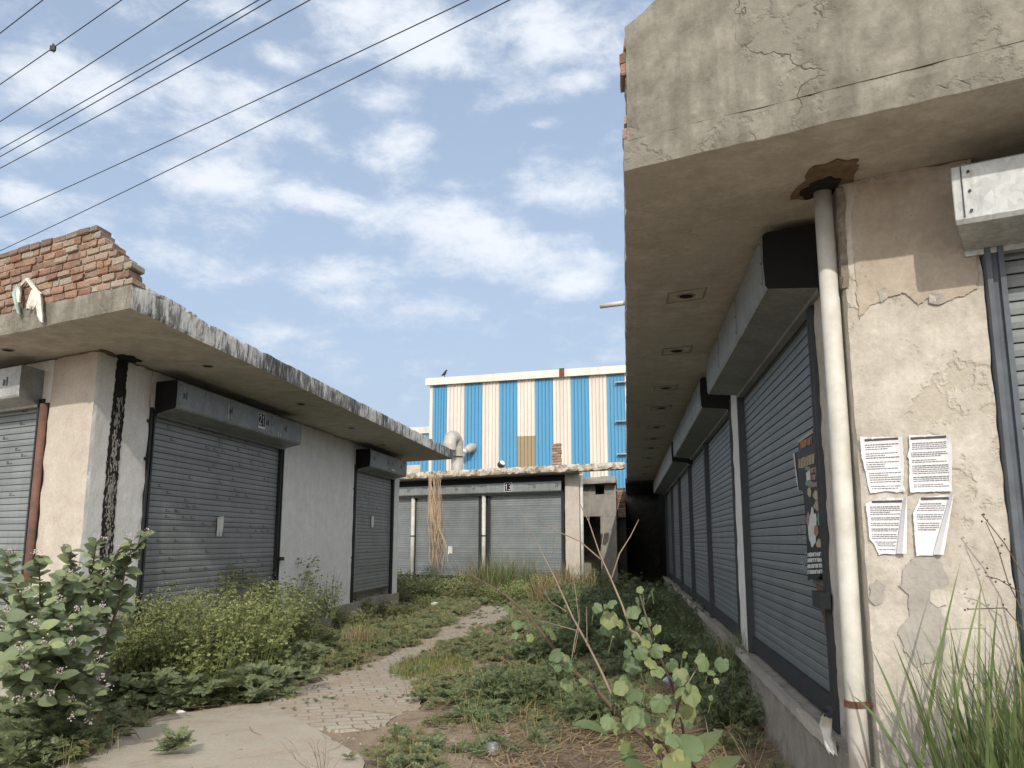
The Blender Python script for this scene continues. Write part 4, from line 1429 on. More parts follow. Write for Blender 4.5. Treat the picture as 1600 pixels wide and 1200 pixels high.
# ================================================================== PAPERS, POSTER, RAGS
def paper_on(face, outline, o, label, name='paper_notice', lines=22, header=True, curl=None, seed=0, text_to=1.0, mat='paper'):
    """torn sheet pasted on a wall: outline in (l, z); edges lifted off the wall"""
    rnd = random.Random(seed)
    pts = []
    n = len(outline)
    for i in range(n):
        a, b = outline[i], outline[(i + 1) % n]
        k = max(1, int(math.hypot(b[0] - a[0], b[1] - a[1]) / 0.012))
        for j in range(k):
            f = j / k
            pts.append((a[0] + (b[0] - a[0]) * f + rnd.uniform(-.0016, .0016), a[1] + (b[1] - a[1]) * f + rnd.uniform(-.0016, .0016)))
    ls = [p[0] for p in pts]
    zs = [p[1] for p in pts]
    l0, l1, z0, z1 = min(ls), max(ls), min(zs), max(zs)
    mb = MB()
    def lift(l, z):
        e = min(1, max(0, (abs((l - (l0 + l1) / 2) / ((l1 - l0) / 2)) - 0.55) / 0.45))
        g = min(1, max(0, (abs((z - (z0 + z1) / 2) / ((z1 - z0) / 2)) - 0.6) / 0.4))
        return o + 0.012 * e * e + 0.012 * g * g * (0.5 + mnoise.noise(Vector((l * 30, z * 30, seed)))) + 0.003 * mnoise.noise(Vector((l * 18, z * 18, seed)))
    cx, cz = (l0 + l1) / 2, (z0 + z1) / 2
    m = len(pts)
    rings = [1.0, 0.85, 0.65, 0.4, 0.15]
    for r in rings:
        for (l, z) in pts:
            q = (cx + (l - cx) * r, cz + (z - cz) * r)
            mb.v.append(tuple(face.P(q[0], lift(*q), q[1])))
    for r in range(len(rings) - 1):
        for i in range(m):
            mb.f.append((r * m + i, r * m + (i + 1) % m, (r + 1) * m + (i + 1) % m, (r + 1) * m + i))
            mb.mi.append(0)
    mb.f.append(tuple((len(rings) - 1) * m + i for i in range(m)))
    mb.mi.append(0)
    def span(z):
        xs = []
        for i in range(m):
            a, b = pts[i], pts[(i + 1) % m]
            if (a[1] - z) * (b[1] - z) < 0:
                xs.append(a[0] + (b[0] - a[0]) * (z - a[1]) / (b[1] - a[1]))
        return (min(xs), max(xs)) if len(xs) >= 2 else None
    def strip(a, b, zc, h, mi):
        k = max(1, int((b - a) / 0.02))
        for i in range(k):
            x0, x1 = a + (b - a) * i / k, a + (b - a) * (i + 1) / k
            mb.add([face.P(x0, lift(x0, zc) + .0025, zc - h / 2), face.P(x1, lift(x1, zc) + .0025, zc - h / 2), face.P(x1, lift(x1, zc) + .0025, zc + h / 2), face.P(x0, lift(x0, zc) + .0025, zc + h / 2)], [(0, 1, 2, 3)], mi)
    if lines:
        hgt = z1 - z0
        top = z1 - 0.055 * hgt
        ml, mr = l0 + 0.11 * (l1 - l0), l1 - 0.10 * (l1 - l0)
        if header:
            sp = span(top - 0.004)
            if sp:
                strip(max(ml, sp[0] + .006), min(mr, sp[1] - .008), top - 0.004, 0.0105, 2)
        gap = 0
        for i in range(lines):
            zc = top - 0.028 - i * (hgt * 0.84 / lines)
            if (i - gap) > rnd.choice([2, 3, 4, 5]):
                gap = i
                continue
            sp = span(zc)
            if sp is None or zc < z0 + 0.02 or (z1 - zc) / hgt > text_to:
                continue
            a, b = max(ml, sp[0] + .012), min(mr - (rnd.random() < .25) * rnd.uniform(0, .07), sp[1] - .012)
            if curl:
                b = min(b, curl(zc) - .004)
            x = a
            while x < b - .004:
                wl = rnd.uniform(.006, .02)
                strip(x, min(b, x + wl), zc, 0.0034 if i % 6 else 0.0046, 1)
                x += wl + 0.0022
    if curl:
        # flap folded back over the sheet, seen from its blank rear
        zz = [z1 - 0.005 - k * (z1 - z0 - .012) / 12 for k in range(13)]
        for k in range(12):
            za, zb = zz[k], zz[k + 1]
            fa, fb = k / 12, (k + 1) / 12
            for (x0a, x1a, x0b, x1b, oa, ob) in ((0, .5, 0, .5, .005, .024), (.5, 1, .5, 1, .024, .016)):
                wa, wb = 0.012 + 0.028 * fa, 0.012 + 0.028 * fb
                ca, cb_ = curl(za), curl(zb)
                mb.add([face.P(ca + wa * x0a, o + oa + .006, za), face.P(ca + wa * x1a, o + ob + .006, za), face.P(cb_ + wb * x1b, o + ob + .006, zb), face.P(cb_ + wb * x0b, o + oa + .006, zb)], [(0, 1, 2, 3)], 0)
    ob = mb.build(name, [mat, 'ink', 'ink_dark'], loc=face.P(cx, 0, z0))
    return tag(ob, label, 'paper')

GF = Face('t', 4.83, -1)
def pl(lst):
    return [tz(onfront(1320 + x / 5, 650 + y / 5, 4.83)) for x, y in lst]
def tc(x, y):
    return tz(onfront(1320 + x / 5, 650 + y / 5, 4.83))
paper_on(GF, pl([(112, 165), (440, 165), (455, 400), (450, 540), (468, 590), (400, 598), (330, 588), (188, 605), (160, 450), (125, 330), (118, 250)]), 0.008,
         'upper left printed notice on the cream pier, its left side torn away', seed=1)
paper_on(GF, pl([(495, 150), (815, 150), (830, 350), (825, 590), (640, 592), (498, 600), (495, 340), (483, 320), (497, 250)]), 0.008,
         'upper right printed notice on the cream pier, nearly whole sheet', seed=2, lines=26)
c0, c1 = tc(470, 650), tc(415, 1080)
paper_on(GF, pl([(155, 690), (250, 640), (470, 640), (472, 700), (435, 1080), (330, 1075), (262, 1083), (225, 1000), (185, 960), (170, 800)]), 0.008,
         'lower left printed notice on the cream pier with a ragged bottom corner', seed=3, lines=26, curl=lambda z: c0[0] + (c1[0] - c0[0]) * (c0[1] - z) / (c0[1] - c1[1]) - 0.012)
e0, e1 = tc(815, 640), tc(690, 1085)
paper_on(GF, pl([(580, 640), (835, 610), (830, 650), (735, 1060), (700, 1088), (548, 1092), (535, 900), (525, 760), (555, 700)]), 0.008,
         'lower right printed notice on the cream pier, curling over from its right edge', seed=4, lines=24, text_to=0.62,
         curl=lambda z: e0[0] + (e1[0] - e0[0]) * (e0[1] - z) / (e0[1] - e1[1]) - 0.006)

FR = Face('s', 1.24, -1)
def poster():
    T = 1.225
    q = lambda x, y: sz(onside(1225 + x / 4.613, 660 + y / 4.613, T))
    f = Face('s', T, -1)
    out = [(105, 135), (150, 100), (212, 55), (225, 70), (248, 80), (262, 300), (280, 560), (290, 880), (300, 1060), (275, 1085), (240, 1138), (205, 1128), (175, 1140), (170, 950), (160, 700), (150, 600), (140, 500), (128, 490), (110, 490), (95, 360), (75, 222), (110, 205)]
    mb = MB()
    f.poly(mb, [q(*p) for p in out], 0.0, 0, 0.003)
    def blob(x, y, w, h, mi, sd, n=12):
        rr = random.Random(sd)
        pts = []
        for i in range(n):
            a = 2 * math.pi * i / n
            k = rr.uniform(.75, 1.1)
            pts.append(q(x + w * k * math.cos(a), y + h * k * math.sin(a)))
        f.poly(mb, pts, 0.005 + 0.0002 * (sd % 7), mi, 0.001)
    rr = random.Random(2)
    def stroke(x0, y0, x1, y1, w, mi, lev):
        dx, dy = x1 - x0, y1 - y0
        L = math.hypot(dx, dy) + 1e-6
        nx, ny = -dy / L * w, dx / L * w
        f.poly(mb, [q(x0 + nx, y0 + ny), q(x1 + nx, y1 + ny), q(x1 - nx, y1 - ny), q(x0 - nx, y0 - ny)], lev, mi, 0.001)
    def glyphs(x0, x1, y0, slope, h, n, mi, w=5):
        for i in range(n):
            x = x0 + (x1 - x0) * (i + .5) / n
            y = y0 + slope * (x - x0)
            cw = (x1 - x0) / n * .36
            kind = rr.randrange(4)
            stroke(x - cw, y - h / 2, x - cw, y + h / 2, w, mi, .0066)
            if kind != 1:
                stroke(x - cw, y - h / 2, x + cw, y - h / 2, w, mi, .0069)
            if kind != 2:
                stroke(x + cw, y - h / 2, x + cw, y + h / 2, w, mi, .0072)
            if kind in (0, 3):
                stroke(x - cw, y + (0 if kind else h / 2), x + cw, y + (0 if kind else h / 2), w, mi, .0075)
    glyphs(128, 215, 165, -0.45, 48, 7, 1, 3.4)
    glyphs(115, 240, 300, -0.35, 66, 6, 2, 5)
    blob(182, 395, 17, 55, 4, 3)
    blob(178, 330, 22, 14, 3, 5)
    blob(188, 440, 28, 26, 3, 6)
    for k in range(3):
        glyphs(200, 258, 350 + k * 52, -0.2, 34, 4, 5, 4)
    for (x, y, w, h, s) in ((240, 525, 25, 38, 8), (248, 600, 28, 40, 9), (262, 870, 24, 36, 10), (190, 505, 15, 40, 12)):
        blob(x, y, w, h, 2 if s % 2 else 6, s)
    blob(212, 760, 30, 150, 4, 11, 18)
    blob(240, 780, 20, 45, 1, 13)
    blob(180, 700, 12, 60, 5, 14)
    blob(258, 700, 12, 50, 3, 15)
    for k in range(4):
        glyphs(180, 292, 955 + k * 42, -0.06, 26, 8, 4, 3.2)
    f.poly(mb, [q(75, 222), q(84, 222), q(112, 488), (q(120, 490)), q(112, 492), q(100, 420)], 0.0080, 4, 0.001)
    f.poly(mb, [q(108, 135), q(212, 58), q(225, 72), q(112, 150)], 0.0084, 6, 0.001)
    mats = ['plate_black', simple('faded_orange_print', (0.34, 0.175, 0.11), 0.8, .6, 30), simple('faded_yellow_print', (0.38, 0.32, 0.20), 0.8, .6, 30),
            simple('faded_green_print', (0.15, 0.29, 0.22), 0.8, .5, 30), 'paper_dirty', simple('faded_pink_print', (0.33, 0.205, 0.185), 0.8, .5, 30), simple('cream_print', (0.42, 0.36, 0.25), 0.8, .5, 30)]
    p = f.P(q(200, 600)[0], 0, 1.3)
    tag(mb.build('torn_poster', mats, loc=p), 'torn black poster with faded coloured print stuck on the nearest grey shutter', 'poster')
poster()

FSL = Face('s', TL - 0.02, 1)
def scrap(face, conv, pts, o, label, seed):
    ob = paper_on(face, [conv(u, v) for u, v in pts], o, label, 'paper_scrap', lines=0, seed=seed, mat='paper_dirty')
    return ob
scrap(FSL, lambda u, v: sz(onside(u, v, TL)), [(340.5, 808), (350.5, 806.5), (349.5, 824), (347.5, 838), (345, 838), (344.5, 830), (343, 838), (339, 838), (339.5, 832), (341, 826)], 0.0, 'larger torn paper strip in the middle of the shutter numbered 21', 5)
scrap(FSL, lambda u, v: sz(onside(u, v, TL)), [(581, 806), (585, 806), (584.6, 822), (583, 825), (581, 821)], 0.0, 'thin paper strip on the shutter beyond the bare left wall', 6)
GFA = Face('t', 23.1, -1)
scrap(GFA, lambda u, v: tz(onfront(u, v, 23.1)), [(700.5, 853), (707, 853), (707, 866), (703, 864), (700, 867)], 0.0, 'small torn white paper low on a far shutter', 7)

def cloth_strip(mb, pts, widths, side, seed, mi=0, nw=6, fold=0.02):
    pts = [Vector(p) for p in pts]
    o = len(mb.v)
    n = len(pts)
    side = Vector(side).normalized()
    for i, p in enumerate(pts):
        d = (pts[min(i + 1, n - 1)] - pts[max(i - 1, 0)]).normalized()
        nrm = d.cross(side).normalized()
        for k in range(nw + 1):
            f = k / nw - .5
            w = widths[i] * (1 + .25 * mnoise.noise(Vector((i * .9, k * .4, seed))))
            mb.v.append(tuple(p + side * f * w + nrm * fold * math.sin(k * 2.2 + i * .5 + seed) + d * .02 * mnoise.noise(Vector((k * 1.7, i, seed)))))
    for i in range(n - 1):
        for k in range(nw):
            a = o + i * (nw + 1) + k
            mb.f.append((a, a + 1, a + nw + 2, a + nw + 1))
            mb.mi.append(mi)
def rags():
    S = 4.47
    P = lambda x, y, s=S: onfront(x / 10, 420 + y / 10, s)
    root = P(440, 150)
    mb = MB()
    sd = W(0, 1) - W(0, 0)
    cloth_strip(mb, [P(440, 150), P(510, 240), P(580, 330), P(630, 390)], [.04, .055, .06, .05], sd, 1)
    cloth_strip(mb, [P(610, 370), P(620, 480, S - .02), P(620, 600, S - .03), P(640, 720, S - .03), P(660, 830, S - .02)], [.05, .085, .10, .085, .035], sd, 2, nw=8)
    cloth_strip(mb, [P(530, 330), P(500, 430, S - .02), P(460, 540, S - .02), P(420, 640, S - .02)], [.05, .06, .055, .025], sd, 3)
    cloth_strip(mb, [P(560, 350), P(540, 470, S - .03), P(520, 570, S - .03), P(500, 640, S - .02)], [.05, .06, .05, .02], sd, 4)
    cloth_strip(mb, [P(420, 160), P(360, 220), P(300, 290)], [.02, .03, .05], sd, 5)
    cloth_strip(mb, [P(300, 270), P(250, 370, S - .02), P(270, 470, S - .03), P(290, 580, S - .02), P(310, 700, S - .02)], [.05, .12, .09, .045, .02], sd, 6, mi=1)
    cloth_strip(mb, [P(310, 280), P(310, 400, S - .035), P(310, 520, S - .035)], [.04, .05, .02], sd, 7)
    o = mb.build('hanging_rag', ['cloth', 'cloth_green'], loc=P(440, 500), smooth=True)
    tag(o, 'tattered white and green rag hanging on the left brick parapet', 'rag')
    mb = MB()
    a = lambda u, v: onside(u, v, 1.05)
    cloth_strip(mb, [a(1292, 1118), a(1288, 1135), a(1290, 1150), a(1296, 1165), a(1302, 1178)], [.06, .07, .05, .07, .05], (0.4, -.7, 0), 3, fold=.012)
    cloth_strip(mb, [a(1284, 1112), a(1294, 1110), a(1302, 1118)], [.05, .07, .05], (0.1, 0, 1), 5, fold=.015, mi=1)
    o = mb.build('tied_rag', ['cloth', 'dark_steel'], loc=a(1296, 1178), smooth=True)
    tag(o, 'white rag knotted at the foot of the white rain pipe', 'rag')
rags()

# ================================================================== PLANTS
def T_pinnate(bend=0.35, lobes=4):
    V, F = [], []
    def z(y, x=0):
        return -bend * y * y + 0.10 * abs(x)
    def kite(y0, ang, ln, wd):
        c, s = math.cos(ang), math.sin(ang)
        pts = [(0, 0), (ln * .5, wd), (ln, 0), (ln * .5, -wd)]
        o = len(V)
        for (a, b) in pts:
            x, y = a * s + b * c, y0 + a * c - b * s
            V.append((x, y, z(y, x)))
        F.append((o, o + 1, o + 2, o + 3))
    for i in range(lobes):
        y0 = 0.14 + 0.66 * i / lobes
        ln = 0.42 * math.sin(math.pi * (0.25 + 0.6 * (i + .5) / lobes))
        for sg in (1, -1):
            kite(y0, sg * 0.95, ln, 0.10)
    kite(0.72, 0, 0.30, 0.11)
    o = len(V)
    V += [(-.012, 0, 0), (.012, 0, 0), (.012, .8, z(.8)), (-.012, .8, z(.8))]
    F.append((o, o + 1, o + 2, o + 3))
    return np.array(V), F
def T_oval(n=5, wd=0.32, fold=0.12, bend=0.25):
    V, F = [], []
    for i in range(n + 1):
        y = i / n
        w = wd * math.sin(math.pi * min(1, y * 0.97 + 0.03)) ** 0.6 * (1.05 - 0.15 * y)
        zz = -bend * y * y
        V += [(-w, y, zz + fold * w * 2), (0, y, zz), (w, y, zz + fold * w * 2)]
    for i in range(n):
        a = i * 3
        F += [(a, a + 1, a + 4, a + 3), (a + 1, a + 2, a + 5, a + 4)]
    return np.array(V), F
def T_round(seed=1, n=26):
    rnd = random.Random(seed)
    V, F = [(0, 0.12, 0.0)], []
    for i in range(n + 1):
        a = -math.pi / 2 + 0.28 + (2 * math.pi - 0.56) * i / n
        r = 0.46 * (1 + 0.045 * math.cos(5 * (a - math.pi / 2)) + 0.03 * math.sin(11 * a + seed) + 0.03 * math.sin(3 * a + 2 * seed)) * (1 + .10 * math.exp(-((a - math.pi / 2) / .25) ** 2))
        x, y = r * math.cos(a), 0.42 + r * math.sin(a)
        V.append((x, y, -0.5 * (x * x) - 0.35 * (y - .3) ** 2 + 0.035 * math.sin(5 * a + seed) + 0.02 * math.sin(9 * a)))
    m = len(V)
    for i in range(n + 1):
        x, y, z = V[1 + i]
        V.append((x * .55, .12 + (y - .12) * .55, z * .4 + 0.02 + 0.018 * math.cos(5 * (math.atan2(y - .12, x) - math.pi / 2))))
    for i in range(n):
        F.append((1 + i, 2 + i, m + i + 1, m + i))
        F.append((m + i, m + i + 1, 0))
    return np.array(V), F
PIN, PIN3, OVAL, OVALS = T_pinnate(), T_pinnate(0.6, 3), T_oval(6, 0.37), T_oval(3, 0.34)
ROUNDS = [T_round(s) for s in (1, 2, 3)]
DIA = (np.array([(0, 0, 0), (.35, .5, .06), (0, 1, -.1), (-.35, .5, .06)]), [(0, 1, 2, 3)])
OCT = (np.array([(1, 0, 0), (-1, 0, 0), (0, 1, 0), (0, -1, 0), (0, 0, 1), (0, 0, -1)], float), [(0, 2, 4), (2, 1, 4), (1, 3, 4), (3, 0, 4), (2, 0, 5), (1, 2, 5), (3, 1, 5), (0, 3, 5)])
def pose(p, az, pitch, roll, sc):
    return Matrix.Translation(p) @ Matrix.Rotation(az, 4, 'Z') @ Matrix.Rotation(pitch, 4, 'X') @ Matrix.Rotation(roll, 4, 'Y') @ Matrix.Scale(sc, 4)

def pose_n(p, d, n, sc):
    """leaf matrix: tip along d, blade facing n"""
    d = Vector(d).normalized()
    n = Vector(n)
    n = n - d * n.dot(d)
    if n.length < 1e-4:
        n = d.orthogonal()
    n.normalize()
    x = d.cross(n)
    m = Matrix((x, d, n)).transposed().to_4x4()
    return Matrix.Translation(p) @ m @ Matrix.Scale(sc, 4)
def bush_mesh(name, seed, h, r, stems, lsize, mat, loc, label, cat, group, flowers=True, flower_mat='petal', leafy=1.0):
    rnd = random.Random(seed)
    root = thing(name, label, cat, loc, group)
    L, S = MB(), MB()
    b = Vector(loc)
    for i in range(stems):
        az = rnd.uniform(0, 2 * math.pi)
        rr = math.sqrt(rnd.random())
        tip = b + Vector((math.cos(az) * r * rr, math.sin(az) * r * rr, h * rnd.uniform(.55, 1.0) * (1 - .30 * rr * rr)))
        st = b + Vector((math.cos(az) * r * rr * .35, math.sin(az) * r * rr * .35, 0))
        mid = st.lerp(tip, .5) + Vector((rnd.uniform(-.05, .05), rnd.uniform(-.05, .05), .06))
        S.tube([st, mid, tip], [.006, .0045, .002], 4, caps=False)
        n = int(rnd.randint(13, 18) * leafy)
        for k in range(n):
            f = 0.08 + 0.90 * k / n
            p = st.lerp(mid, f * 2) if f < .5 else mid.lerp(tip, f * 2 - 1)
            p = p + Vector((rnd.gauss(0, .045), rnd.gauss(0, .045), rnd.gauss(0, .03)))
            sz_ = lsize * (1.35 - .75 * f) * rnd.uniform(.7, 1.2)
            a = rnd.uniform(0, 6.283)
            d = Vector((math.cos(a), math.sin(a), rnd.uniform(-.5, .8)))
            L.inst(PIN if rnd.random() < .5 else PIN3, pose_n(p, d, (rnd.gauss(0, .6), rnd.gauss(-.35, .6), 1), sz_))
        if flowers:
            for k in range(rnd.randint(8, 13)):
                p = tip + Vector((rnd.gauss(0, .055), rnd.gauss(0, .055), rnd.gauss(-.02, .05)))
                L.inst(OCT, pose(p, rnd.uniform(0, 6), 0, 0, rnd.uniform(.0028, .0055)), 1)
                for q in range(2):
                    a = rnd.uniform(0, 6.283)
                    L.inst(DIA, pose_n(p - Vector((rnd.gauss(0, .02), 0, .02)), (math.cos(a), math.sin(a), .5), (rnd.gauss(0, .5), -.5, .8), rnd.uniform(.025, .05)))
    L.build('foliage', [mat, flower_mat], root)
    S.build('stem', ['greenstem'], root)
    return root

rnd = random.Random(77)
def in_poly(x, y, poly):
    c = False
    j = len(poly) - 1
    for i in range(len(poly)):
        xi, yi = poly[i]
        xj, yj = poly[j]
        if (yi > y) != (yj > y) and x < (xj - xi) * (y - yi) / (yj - yi + 1e-9) + xi:
            c = not c
        j = i
    return c
PATHP = [(p.x, p.y) for p in [gz(u, v) for u, v in path_px]]
APRON = [(p.x, p.y) for p in [gz(u, v) for u, v in ap_px]]
# --- the thicket of bushy weeds along the left block
def thicket():
    protos = [bush_mesh('bushy_weed', s, h, r, 62, 0.090, 'lf_bush', (0, -30 - 2 * s, -0.02), 'tall bushy weed with feathery leaves and tiny cream florets in the left thicket', 'weed bush', 'bushy weeds of the left thicket')
              for s, h, r in ((1, 1.42, .54), (2, 1.32, .58), (3, 1.15, .54))]
    used = set()
    spots = []
    for (u, v, sc) in [(215, 1080, .85), (270, 1085, .80), (330, 1085, .85), (390, 1072, .85), (180, 1090, .8),
                       (225, 1045, 1.0), (290, 1040, 1.02), (350, 1035, 1.0), (410, 1035, 1.0), (455, 1020, .85),
                       (250, 1015, .98), (310, 1010, 1.0), (370, 1005, 1.28), (425, 1000, 1.22), (470, 992, .8),
                       (340, 985, 1.2), (395, 982, 1.5), (440, 975, 1.25), (420, 985, 1.42), (365, 978, 1.4), (455, 985, 1.05), (205, 1020, 1.0), (160, 1045, 1.0), (185, 1062, .85), (240, 1065, .8), (300, 1066, .8), (360, 1060, .8), (175, 1030, 1.0), (230, 1030, 1.0), (300, 985, .85), (265, 990, .8)]:
        spots.append((gz(u, v, 0), sc))
    for i, (p, sc) in enumerate(spots):
        q = protos[i % 3]
        if i < 3:
            q.location = (p.x, p.y, -0.02)
            q.rotation_euler = (0, 0, rnd.uniform(0, 6))
            q.scale = (sc, sc, sc)
        else:
            copy_tree(q, (p.x, p.y, -0.02), rnd.uniform(0, 6.28), sc)
    p3 = [bush_mesh('leafy_weed', 90 + s, h, r, 30, .085, 'lf_dark', (0, -50 - 2 * s, -.02), 'knee-high grey-green leafy weed in the weedy middle of the alley', 'weed bush', 'leafy weeds in the middle of the alley', False)
          for s, h, r in ((0, .56, .36), (1, .40, .38))]
    r3 = random.Random(33)
    k = 0
    while k < 72:
        s_, t_ = r3.uniform(7.3, 21.5), r3.uniform(-1.4, .75)
        q = W(s_, t_)
        if t_ > .2 and s_ < 9 or mnoise.noise(Vector((q.x * .9, q.y * .9, 3))) < -.18 or in_poly(q.x, q.y, PATHP):
            continue
        if k < 2:
            p3[k].location = (q.x, q.y, -.02)
        else:
            copy_tree(p3[k % 2], (q.x, q.y, -.02), r3.uniform(0, 6.28), r3.uniform(.6, 1.15) * (1.35 if s_ > 15 else 1))
        k += 1
    for k in range(26):
        s_ = 7.6 + 13.5 * (k / 26) + r3.uniform(-.2, .2)
        q = W(s_, r3.uniform(.72, 1.0))
        copy_tree(p3[k % 2], (q.x, q.y, -.02), r3.uniform(0, 6.28), r3.uniform(.75, 1.15) * (1.3 if s_ > 13 else 1))
    # lower, browner and sparser weeds further along the wall
    p2 = [bush_mesh('bushy_weed', 10 + s, .50, .42, 34, 0.075, m, (0, -40 - 2 * s, -0.02), lab, 'weed bush', g, True)
          for s, m, lab, g in ((1, 'lf_bush', 'low green bushy weed between the left wall and the paver path', 'low bushy weeds beside the path'), (2, 'lf_brown', 'browning bushy weed between the left wall and the paver path', 'browning bushy weeds beside the path'))]
    s2 = [(500, 985, .9), (530, 965, 1.0), (560, 962, 1.0), (500, 960, 1.0), (590, 950, .95), (620, 945, 1.0), (545, 985, .8), (600, 965, .8), (650, 935, 1.0), (575, 940, 1.1), (610, 937, 1.4), (530, 950, 1.3), (570, 955, 1.2), (515, 975, 1.2), (550, 972, 1.1),
          (645, 932, 1.5), (690, 936, 1.5), (715, 934, 1.4), (665, 940, 1.3), (735, 942, 1.2), (835, 938, 1.4), (855, 934, 1.5), (800, 945, 1.1), (900, 945, 1.2), (770, 943, 1.0), (625, 938, 1.5), (490, 1005, .7), (470, 1030, .6), (660, 950, .7), (700, 940, .7), (560, 1000, .55), (635, 965, .6)]
    for i, (u, v, sc) in enumerate(s2):
        p = gz(u, v, 0)
        q = p2[i % 2]
        if i < 2:
            q.location = (p.x, p.y, -.02)
            q.scale = (sc, sc, sc)
        else:
            copy_tree(q, (p.x, p.y, -.02), rnd.uniform(0, 6.28), sc)
thicket()

def rosette(mb, p, rnd, size, n, T=PIN, flat=0.35, mi=0):
    for k in range(n):
        az = 6.283 * k / n + rnd.uniform(-.4, .4)
        mb.inst(T, pose_n(p + Vector((0, 0, .01)), (math.cos(az), math.sin(az), rnd.uniform(.05, .95) * flat * 1.6), (rnd.gauss(0, .4), rnd.gauss(-.55, .4), .9), size * rnd.uniform(.65, 1.15)), mi)
# --- broad lobed young weeds edging the thicket
def young_weeds():
    protos = []
    for s in range(2):
        mb = MB()
        rr = random.Random(50 + s)
        for k in range(14):
            p = Vector((rr.gauss(0, .13), rr.gauss(0, .13), rr.uniform(0, .22)))
            rosette(mb, p, rr, 0.155, 9, PIN, .75)
        o = mb.build('lobed_weed', ['lf_low'])
        tag(o, 'young weed with broad grey-green lobed leaves edging the left thicket', 'weed', 'lobed weeds along the edge of the thicket')
        protos.append(o)
    spots = [(205, 1100), (240, 1104), (275, 1100), (310, 1103), (345, 1098), (385, 1096), (415, 1085), (440, 1065), (455, 1045), (480, 1038), (10, 1150), (50, 1145), (85, 1150), (25, 1175), (60, 1180), (5, 1195), (40, 1205), (95, 1170), (-15, 1160), (430, 1045), (395, 1080), (505, 1025)]
    for i, (u, v) in enumerate(spots):
        p = gz(u, v, 0)
        q = protos[i % 2]
        if i >= 2:
            q = q.copy()
            COL.objects.link(q)
        q.location = (p.x, p.y, -.01)
        q.rotation_euler = (0, 0, rnd.uniform(0, 6))
        sc = rnd.uniform(.85, 1.2) * (0.9 if u < 120 else 1.0)
        q.scale = (sc, sc, sc)
    mb = MB()
    rr = random.Random(60)
    for k in range(3):
        rosette(mb, Vector((rr.gauss(0, .04), rr.gauss(0, .04), .03 + k * .05)), rr, 0.13, 9, PIN, .8)
    p = gz(268, 1185, 0)
    o = mb.build('lobed_weed', ['lf_low'])
    o.location = p
    tag(o, 'lone lobed weed growing out of the concrete apron', 'weed')
young_weeds()

# --- milkweed shrub at the left corner
def milkweed():
    rr = random.Random(5)
    base = gz(60, 1120, 0)
    root = thing('milkweed_shrub', 'leafy shrub with big oval grey-green leaves and pale lilac flower heads at the left corner', 'shrub', base)
    L, S = MB(), MB()
    ends = [(-30, 905, 6.4), (10, 868, 6.9), (60, 872, 6.6), (110, 862, 6.7), (150, 850, 7.0), (205, 848, 7.2), (35, 930, 5.9), (85, 945, 5.9), (128, 920, 6.4), (140, 985, 6.2), (120, 1010, 5.8), (60, 985, 5.6), (10, 965, 5.6),
            (-20, 1000, 5.5), (148, 1040, 5.9), (95, 1060, 5.7), (40, 1050, 5.5), (0, 1060, 5.6), (110, 1100, 6.0), (60, 1095, 5.8), (165, 900, 7.0), (100, 900, 6.2), (-45, 950, 6.0), (-50, 1040, 6.0), (20, 1105, 5.7), (228, 838, 7.2), (185, 862, 7.1), (150, 1085, 6.0), (135, 1110, 6.1), (80, 1010, 5.5), (30, 1020, 5.4), (125, 960, 5.9), (158, 955, 6.4)]
    for (u, v, d) in ends:
        tip = at(u, v, d)
        st = base + Vector((rr.uniform(-.25, .25), rr.uniform(-.15, .35), 0))
        mid = st.lerp(tip, .55) + Vector((0, 0, .12)) + Vector((rr.uniform(-.06, .06), rr.uniform(-.06, .06), 0))
        pts = [st, st.lerp(mid, .5) + Vector((0, 0, .03)), mid, mid.lerp(tip, .5) + Vector((0, 0, .03)), tip]
        S.tube(pts, [.017, .014, .011, .008, .005], 7, caps=False)
        length = sum((pts[i + 1] - pts[i]).length for i in range(4))
        n = max(5, int(length / 0.075))
        az0 = rr.uniform(0, 6.28)
        for k in range(n + 1):
            f = 0.16 + 0.84 * k / n
            g = f * 4
            i = min(3, int(g))
            p = pts[i].lerp(pts[i + 1], g - i)
            for sg in (0, math.pi):
                if rr.random() < .08:
                    continue
                a = az0 + sg + (k % 2) * 1.57 + rr.uniform(-.5, .5)
                d = Vector((math.cos(a), math.sin(a), rr.uniform(-.3, 1.0)))
                L.inst(OVAL, pose_n(p, d, (rr.gauss(0, .45), rr.gauss(-.7, .45), .8), rr.uniform(.10, .17) * (1.12 - .38 * f)))
        for c in range(1 if rr.random() < .75 else 2):
            cc = tip + Vector((rr.gauss(0, .04), rr.gauss(0, .04), .03 - .12 * c))
            S.tube([tip.lerp(mid, .1 * c), cc], .0025, 4, caps=False)
            for k in range(rr.randint(9, 15)):
                p = cc + Vector((rr.gauss(0, .017), rr.gauss(0, .017), rr.gauss(.01, .013)))
                L.inst(OCT, pose(p, rr.uniform(0, 6), rr.uniform(0, 1), 0, rr.uniform(.005, .009)), 1)
    L.build('foliage', ['lf_milk', 'petal_lilac'], root, smooth=True)
    S.build('branch', ['bark_pale'], root, smooth=True)
milkweed()

